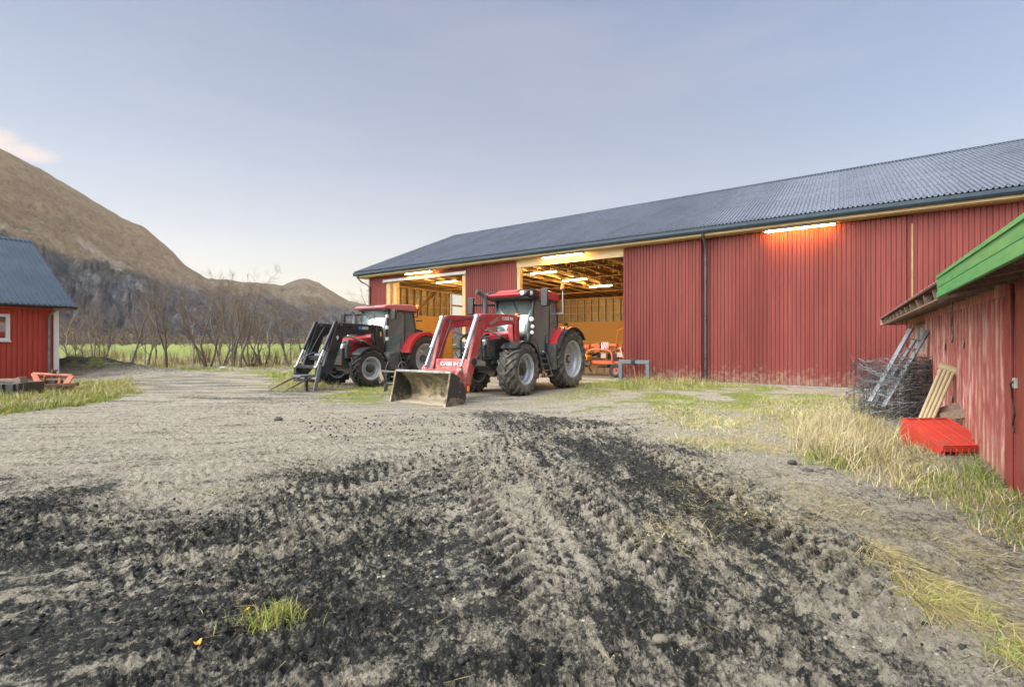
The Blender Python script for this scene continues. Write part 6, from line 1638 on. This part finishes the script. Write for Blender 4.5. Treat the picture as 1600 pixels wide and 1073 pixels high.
# far wood and scrub at the mountain's foot: thousands of thin bare sticks read as one mass
def far_wood():
    n = 620
    px_ = rng.uniform(40, 1000, n); d = rng.uniform(260, 800, n)*np.where(px_ < 300, .8, 1.1)
    cx = (px_-800)/F*d; cy = d; h = rng.uniform(5, 11, n)*np.where(rng.random(n) < .3, .6, 1)
    m = 70
    ii = np.repeat(np.arange(n), m); N_ = n*m
    t = rng.random(N_)**.8; a = rng.uniform(0, 6.283, N_); rr = np.sqrt(rng.random(N_))*h[ii]*.33*np.sin(np.clip(t, .12, .97)*math.pi)**.6
    base = np.stack([cx[ii]+rr*np.cos(a), cy[ii]+rr*np.sin(a), t*h[ii]], 1)
    dr = np.stack([np.cos(a)*.5+rng.normal(0, .35, N_), np.sin(a)*.5+rng.normal(0, .35, N_), rng.uniform(.4, 1.2, N_)], 1)
    ln = h[ii]*rng.uniform(.10, .22, N_); tip = base+dr*ln[:, None]
    w = np.stack([-np.sin(a+1), np.cos(a+1), 0*a], 1)*(.0011*d[ii])[:, None]*rng.uniform(.5, 1.1, N_)[:, None]
    V = np.stack([base-w, base+w, tip], 1).reshape(-1, 3)
    tr = np.arange(N_*3).reshape(-1, 3)
    k = rng.random(n); c0 = np.array([.125,.095,.080]); c1 = np.array([.235,.175,.120])
    col = (c0+(c1-c0)*k[:, None])[ii]; col = np.repeat(col*rng.uniform(.75, 1.25, (N_, 1)), 3, 0)
    o = np_mesh('far_wood', V, None, tr, attr_mat('far_wood_bark', .95), tint=col)
    o['kind'] = 'stuff'; tag(o, 'brown leafless wood along the foot of the mountain', 'wood')
far_wood()
# tangled scrub between the trees
def scrub():
    n = 26
    px_ = rng.uniform(96, 500, n); d = rng.uniform(28, 46, n)
    cx = (px_-800)/F*d; cy = d; h = rng.uniform(.5, 2.2, n)*np.where(rng.random(n) < .25, 1.3, .7)
    m = 60; ii = np.repeat(np.arange(n), m); N_ = n*m
    a = rng.uniform(0, 6.283, N_); le = rng.uniform(.1, .6, N_)
    base = np.stack([cx[ii]+rng.normal(0, .35, N_), cy[ii]+rng.normal(0, .35, N_), 0*a], 1)
    mid = base+np.stack([np.cos(a)*le*.35*h[ii], np.sin(a)*le*.35*h[ii], h[ii]*rng.uniform(.4, .6, N_)], 1)
    tip = mid+np.stack([np.cos(a)*le*h[ii]*.7+rng.normal(0, .1, N_), np.sin(a)*le*h[ii]*.7+rng.normal(0, .1, N_), h[ii]*rng.uniform(.25, .5, N_)], 1)
    w = np.stack([np.cos(a+1.2), np.sin(a+1.2), 0*a], 1)*.010
    V = np.stack([base-w, base+w, mid+w*.7, mid-w*.7, tip], 1).reshape(-1, 3); b0 = np.arange(N_)*5
    q = np.stack([b0, b0+1, b0+2, b0+3], 1); t = np.stack([b0+3, b0+2, b0+4], 1)
    cl = np.array([[.16,.11,.065],[.12,.085,.06],[.24,.18,.09]])[rng.integers(0, 3, n)]
    col = np.repeat(cl[ii]*rng.uniform(.7, 1.3, (N_, 1)), 5, 0)
    o = np_mesh('undergrowth', V, q, t, attr_mat('scrub_stems', .9), tint=col)
    o['kind'] = 'stuff'; tag(o, 'tawny leafless undergrowth between the bare trees', 'undergrowth')
scrub()

# ================================================================== GRASS AND STRAW
GRASS_M = attr_mat('grass_blades', .7)
def pts_in(poly, n, depth_bias=True):
    P_ = np.array(poly); lo, hi = P_.min(0), P_.max(0); out = []
    tot = 0
    while tot < n:
        x = rng.uniform(lo[0], hi[0], n*2); y = rng.uniform(lo[1], hi[1], n*2)
        sd_ = poly_sd(x, y, poly)+(fbm(x*1.7, y*1.7, 77, 3)-.5)*1.2; ed_ = min(.6, .25*min(hi-lo))
        k = rng.random(len(x)) < ss(.15, -ed_, sd_)
        out.append(np.stack([x[k], y[k]], 1)); tot += k.sum()
    return np.concatenate(out)[:n]
CR_XY = [G(1425,690), G(1540,690), G(1560,760), G(1425,760)]
def blades(name, label, pts, hmin, hmax, width, cols, lean=.5, flat=0.0, direc=None, clump=.0, curl=.4):
    n = len(pts); x, y = pts[:, 0], pts[:, 1]
    z = ground_fields(x, y)[0]
    h = rng.uniform(hmin, hmax, n)
    if label.startswith(('tall pale', 'green blades')):        # trampled low in front of the crate
        h = h*(.38+.62*ss(.25, .75, np.hypot((x-5.5)/1.25, (y-5.75)/1.0)))
    if clump: h = h*(.35+1.1*ss(.3, .75, fbm(x*clump, y*clump, 97, 3)))
    a = rng.uniform(0, 6.283, n) if direc is None else rng.normal(direc, .45, n)
    le = np.abs(rng.normal(lean, .25, n))
    d = np.stack([np.cos(a), np.sin(a)], 1)
    up = np.clip(np.sqrt(np.maximum(0.02, 1-np.minimum(le, .98)**2)), .05, 1)*(1-flat)
    base = np.stack([x, y, z-.01], 1)
    mid = base+np.concatenate([d*(le*h*.4)[:, None], (up*h*.58)[:, None]], 1)
    tip = base+np.concatenate([d*(le*h*(.9+curl))[:, None], (up*h*(1.0-.35*curl*le))[:, None]], 1)
    pa = rng.uniform(0, 6.283, n)
    w = np.stack([np.cos(pa), np.sin(pa), 0*pa], 1)*(width*rng.uniform(.6, 1.3, n)/2)[:, None]
    V = np.stack([base-w, base+w, mid+w*.8, mid-w*.8, tip], 1).reshape(-1, 3); b0 = np.arange(n)*5
    q = np.stack([b0, b0+1, b0+2, b0+3], 1); t = np.stack([b0+3, b0+2, b0+4], 1)
    cs = np.array([c for c, p in cols]); pr = np.array([p for c, p in cols], float); pr /= pr.sum()
    pick = rng.choice(len(cs), n, p=pr)
    zone = fbm(x*1.2, y*1.2, 99, 3)
    col = cs[pick]*rng.uniform(.62, 1.25, (n, 1))*(.8+.4*zone)[:, None]
    o = np_mesh(name, V, q, t, GRASS_M, tint=np.repeat(col, 5, 0))
    o['kind'] = 'stuff'; tag(o, label, 'grass'); return o
STRAW = (.47,.40,.225); STRAW2 = (.38,.31,.155); PALE = (.56,.49,.33); GRN = (.13,.22,.035); GRN2 = (.22,.30,.06); YGR = (.36,.36,.09); BRN = (.25,.17,.08)
STR_C = [(STRAW,4),(STRAW2,3),(PALE,3),(YGR,1.5),(BRN,.6)]
MIX_C = [(STRAW,3),(STRAW2,2),(GRN2,2),(YGR,2.4),(GRN,1)]
GRN_C = [(GRN,3),(GRN2,3),(YGR,2),(STRAW2,1)]
# tall dry grass along the shed
tall = GP([(1235,690),(1260,655),(1340,650),(1430,690),(1470,705),(1530,720),(1590,760),(1720,860),(1720,905),(1560,838),(1430,790),(1330,755),(1250,720)])
blades('dry_grass', 'tall pale dry grass along the foot of the red shed', pts_in(tall, 9500), .08, .30, .0066, STR_C, .55, clump=1.3)
tall2 = GP([(1255,700),(1270,660),(1310,655),(1360,680),(1370,720),(1300,730)])
blades('dry_grass', 'tallest bleached grass clump in front of the wire roll', pts_in(tall2, 2600), .22, .50, .006, [(PALE,4),(STRAW,4),(STRAW2,1)], .45)
g2 = GP([(1395,745),(1530,705),(1620,740),(1700,800),(1700,880),(1560,835),(1450,800)])
blades('green_grass', 'green blades showing among the dry grass below the crate', pts_in(g2, 3400), .08, .30, .0060, [(GRN,3),(GRN2,3),(YGR,2)], .6, clump=1.5)
blades('green_grass', 'small green clump at the edge of the dry grass', pts_in(GP([(1272,718),(1320,712),(1340,742),(1290,745)]), 900), .08, .24, .006, [(GRN2,3),(GRN,2),(YGR,1)], .6)
sparse = GP([(960,662),(1010,628),(1190,622),(1330,630),(1270,690),(1230,716),(1090,712)])
blades('dry_grass', 'short sparse dry grass between the barn and the dark soil', pts_in(sparse, 26000), .03, .15, .0072, MIX_C+[(PALE,3)], .8, clump=.9)
under = GP([(1190,640),(1330,618),(1420,650),(1300,680),(1240,690)])
blades('dry_grass', 'short yellow grass near the wire rolls', pts_in(under, 4200), .04, .20, .0075, MIX_C, .7, clump=1.2)
# strip at the foot of the barn wall
blades('green_grass', 'green and yellow grass strip at the foot of the barn wall', pts_in(GP([(905,607),(925,594),(985,590),(1060,592),(1125,598),(1210,603),(1215,608),(1100,609),(1000,612)]), 9000), .05, .22, .010, MIX_C+[(GRN,3),(GRN2,3)], .6, clump=.9)
blades('green_grass', 'thin mossy turf between the barn and the wheel ruts', pts_in(GP([(880,640),(960,616),(1250,612),(1340,622),(1250,640),(1050,650)]), 9000), .02, .09, .0085, MIX_C+[(GRN2,4),(GRN,2)], .75, clump=.7)
blades('dry_grass', 'weeds growing round the blue grey frame', pts_in(GP([(965,598),(1010,593),(1075,595),(1120,600),(1080,604),(980,606)]), 1800), .15, .45, .010, MIX_C+[(BRN,2)], .7)
# green patch between the tractors
blades('green_grass', 'short green grass patch between the two tractors', pts_in(GP([(535,630),(520,616),(560,604),(640,600),(650,612),(610,628)]), 5200), .03, .10, .009, [(GRN2,3),(YGR,3),(STRAW2,2),(GRN,1)], .7, clump=.8)
blades('green_grass', 'thin green grass beside the big front wheel', pts_in(GP([(770,630),(830,622),(900,606),(1000,608),(960,622),(860,634)]), 5000), .02, .09, .008, MIX_C+[(GRN2,3)], .7, clump=.9)
# left verge
blades('dry_grass', 'long yellow green grass verge in front of the red house', pts_in(GP([(-260,660),(-200,605),(20,612),(90,600),(212,592),(217,612),(160,626),(60,642),(-60,656)]), 26000), .07, .24, .011, [(YGR,4),(STRAW,3),(STRAW2,2),(GRN2,2.5),(PALE,1)], .55, clump=.8)
blades('green_grass', 'bright green turf edge beside the muddy track', pts_in(GP([(-100,664),(0,640),(120,622),(210,612),(190,622),(100,636),(0,652)]), 5000), .04, .14, .010, [(GRN2,4),(YGR,3),(GRN,2)], .6)
# meadow edge, banks
blades('dry_grass', 'rough tawny grass at the edge of the field', pts_in(GP([(60,577),(100,563),(300,559),(520,559),(600,566),(600,575),(450,578),(300,577)]), 22000), .06, .28, .020, [(STRAW,3),(STRAW2,4),(YGR,3),(GRN2,1),(BRN,1)], .5, clump=.5)
blades('green_grass', 'green grass fringe where the track meets the field', pts_in(GP([(95,584),(180,577),(300,576),(450,576),(560,577),(470,590),(430,600),(400,585),(250,584)]), 9000), .05, .2, .014, [(GRN2,3),(GRN,2),(YGR,3)], .6, clump=.6)
blades('green_grass', 'mossy grass on the earth bank by the white corner board', pts_in(GP([(92,592),(105,570),(190,572),(240,578),(200,588)]), 2600), .03, .14, .012, [(GRN2,3),(GRN,3),(YGR,2),(STRAW2,2)], .6, clump=.9)
blades('dry_grass', 'yellow tuft under the spears of the black loader', pts_in(GP([(425,612),(445,590),(530,600),(540,606),(470,612)]), 4200), .05, .28, .010, [(STRAW,3),(YGR,3),(STRAW2,2),(GRN2,1)], .6, clump=.9)
# flattened straw trails on the dark soil
dirn = math.atan2(G(1500,980)[1]-G(1300,830)[1], G(1500,980)[0]-G(1300,830)[0])
blades('straw', 'flattened straw trail beside the sandy wheel rut', pts_in(GP([(1290,826),(1340,822),(1440,880),(1540,960),(1660,1040),(1620,1060),(1500,985),(1400,920)]), 4200), .10, .34, .0042, STR_C+[(YGR,2)], .9, flat=.72, direc=dirn)
blades('straw', 'scattered straw on the dark soil in the middle of the yard', np.concatenate([pts_in(GP([(985,812),(1100,826),(1125,858),(1010,852)]), 420), pts_in(GP([(1040,755),(1200,785),(1230,812),(1100,790)]), 600), pts_in(GP([(1150,800),(1330,830),(1330,860),(1200,850)]), 240)]), .08, .30, .0040, STR_C, .9, flat=.75)
blades('green_grass', 'yellow green grass along the right edge of the straw trail', pts_in(GP([(1440,925),(1500,925),(1560,985),(1640,1040),(1600,1050),(1480,965)]), 1800), .04, .16, .0042, [(YGR,3),(GRN2,3),(STRAW,2)], .8, flat=.3)
blades('straw', 'thin dry stalks on the sandy strip below the tall grass', pts_in(GP([(1180,730),(1300,760),(1440,820),(1600,880),(1700,960),(1600,1000),(1420,860),(1250,790)]), 2600), .06, .26, .0040, STR_C+[(GRN2,1)], .9, flat=.6, direc=dirn)
blades('dry_grass', 'low tufts at the ragged edge of the black soil', np.concatenate([pts_in(GP([(980,690),(1130,720),(1230,760),(1150,770),(1010,730)]), 900), pts_in(GP([(430,640),(560,640),(560,656),(430,660)]), 500), pts_in(GP([(180,735),(330,755),(300,790),(190,760)]), 700), pts_in(GP([(560,630),(740,636),(760,648),(560,646)]), 700)]), .02, .10, .0050, STR_C+[(YGR,2)], .85, flat=.35, clump=1.5)
tf = G(425, 972)
blades('grass_tuft', 'small bright green tuft on the dark soil in the foreground', np.stack([tf[0]+rng.normal(0, .085, 520), tf[1]+rng.normal(0, .05, 520)], 1), .05, .125, .0035, [(GRN2,3),(YGR,4),(STRAW,1)], .55)
blades('straw', 'stray straws and dead stems scattered over the yard', np.concatenate([pts_in(GP([(0,1068),(0,760),(500,720),(1300,700),(1580,1000),(1560,1068)]), 1500), pts_in(GP([(900,760),(1200,715),(1560,900),(1640,1060),(1300,1000)]), 1500), pts_in(GP([(330,950),(440,930),(430,985),(300,990)]), 120)]), .04, .16, .0030, [(STRAW,3),(BRN,3),(STRAW2,2)], .95, flat=.8)
# loose clods and pebbles
def pebbles():
    n = 13000
    pt = np.concatenate([pts_in(GP([(-100,1070),(-60,740),(350,790),(800,660),(1150,740),(1600,1070)]), n-3000), pts_in(GP([(400,650),(640,645),(1050,668),(1000,690),(500,700)]), 3000)])
    x, y = pt[:, 0], pt[:, 1]; z, s, g, d = ground_fields(x, y)
    dk = (rng.random(n) < .45+.55*s); r = .004+np.where(dk, .020, .011)*rng.random(n)**5
    t = (1+5**.5)/2
    ico = np.array([(-1,t,0),(1,t,0),(-1,-t,0),(1,-t,0),(0,-1,t),(0,1,t),(0,-1,-t),(0,1,-t),(t,0,-1),(t,0,1),(-t,0,-1),(-t,0,1)])/math.hypot(1, t)
    f = np.array([(0,11,5),(0,5,1),(0,1,7),(0,7,10),(0,10,11),(1,5,9),(5,11,4),(11,10,2),(10,7,6),(7,1,8),(3,9,4),(3,4,2),(3,2,6),(3,6,8),(3,8,9),(4,9,5),(2,4,11),(6,2,10),(8,6,7),(9,8,1)])
    V = ico[None]*(r[:, None, None])*rng.uniform(.55, 1.35, (n, 12, 1))*np.array([1,1,.75])+np.stack([x, y, z+r*.25], 1)[:, None]
    T_ = (f[None]+np.arange(n)[:, None, None]*12).reshape(-1, 3)
    col = np.where(dk[:, None], np.array([.035,.037,.037]), np.array([.27,.25,.21]))*rng.uniform(.6, 1.2, (n, 1))
    o = np_mesh('pebbles', V.reshape(-1, 3), None, T_, attr_mat('clods', .95), tint=np.repeat(col, 12, 0))
    o['kind'] = 'stuff'; tag(o, 'small clods and pebbles scattered over the muddy yard', 'pebbles')
pebbles()
# a few fallen leaves and stones one can point at
def leaf(px_, py_, c, label):
    x_, y_ = G(px_, py_); b = MB(); s = .018
    b.add([(-s,-s*.5,.012),(0,-s*.7,.004),(s,-s*.2,.014),(s*1.2,s*.3,.022),(s*.2,s*.7,.010),(-s*.9,s*.5,.020)], [(0,1,4,5),(1,2,3,4)])
    o = b.build('fallen_leaf', mat('leaf_colour', c, tuple(v*.7 for v in c), 30, .6), solid=.002); o.location = (x_, y_, gz(x_, y_)+.008); o.rotation_euler = (0, .1, px_*.37)
    tag(o, label, 'leaf', 'fallen leaves')
leaf(309, 1019, (.75,.36,.02), 'orange leaf lying on dark soil below the green tuft')
leaf(385, 952, (.60,.22,.03), 'small rust coloured leaf left of the green tuft')
leaf(183, 729, (.42,.14,.03), 'brown leaf on the pale sand lane')
def stone(px_, py_, r, c, label, seed):
    x_, y_ = G(px_, py_); b = MB(); b.sphere((0,0,r*.3), r, 12, 8, (1.25,.9,.65)); rg = random.Random(seed)
    b.v = [(v[0]*rg.uniform(.85,1.12), v[1]*rg.uniform(.85,1.12), v[2]*rg.uniform(.85,1.12)) for v in b.v]
    o = b.build('stone', mat('stone_colour', c, tuple(v*.7 for v in c), 20, .9, bump=.3), smooth=60); o.location = (x_, y_, gz(x_, y_)); tag(o, label, 'stone', 'stones in the yard')
stone(349, 578, .20, (.50,.47,.42), 'pale round stone on the grass below the bare trees', 3)
stone(435, 655, .07, (.06,.06,.06), 'dark lump lying on the sand in front of the spear loader', 4)
stone(1033, 1003, .034, (.15,.132,.105), 'sandy lump on the dark soil in the foreground', 5)
stone(1238, 726, .045, (.05,.052,.052), 'dark clod on the right edge of the black soil', 6)
stone(1262, 735, .05, (.07,.072,.07), 'smaller grey clod beside the straw at the soil edge', 7)
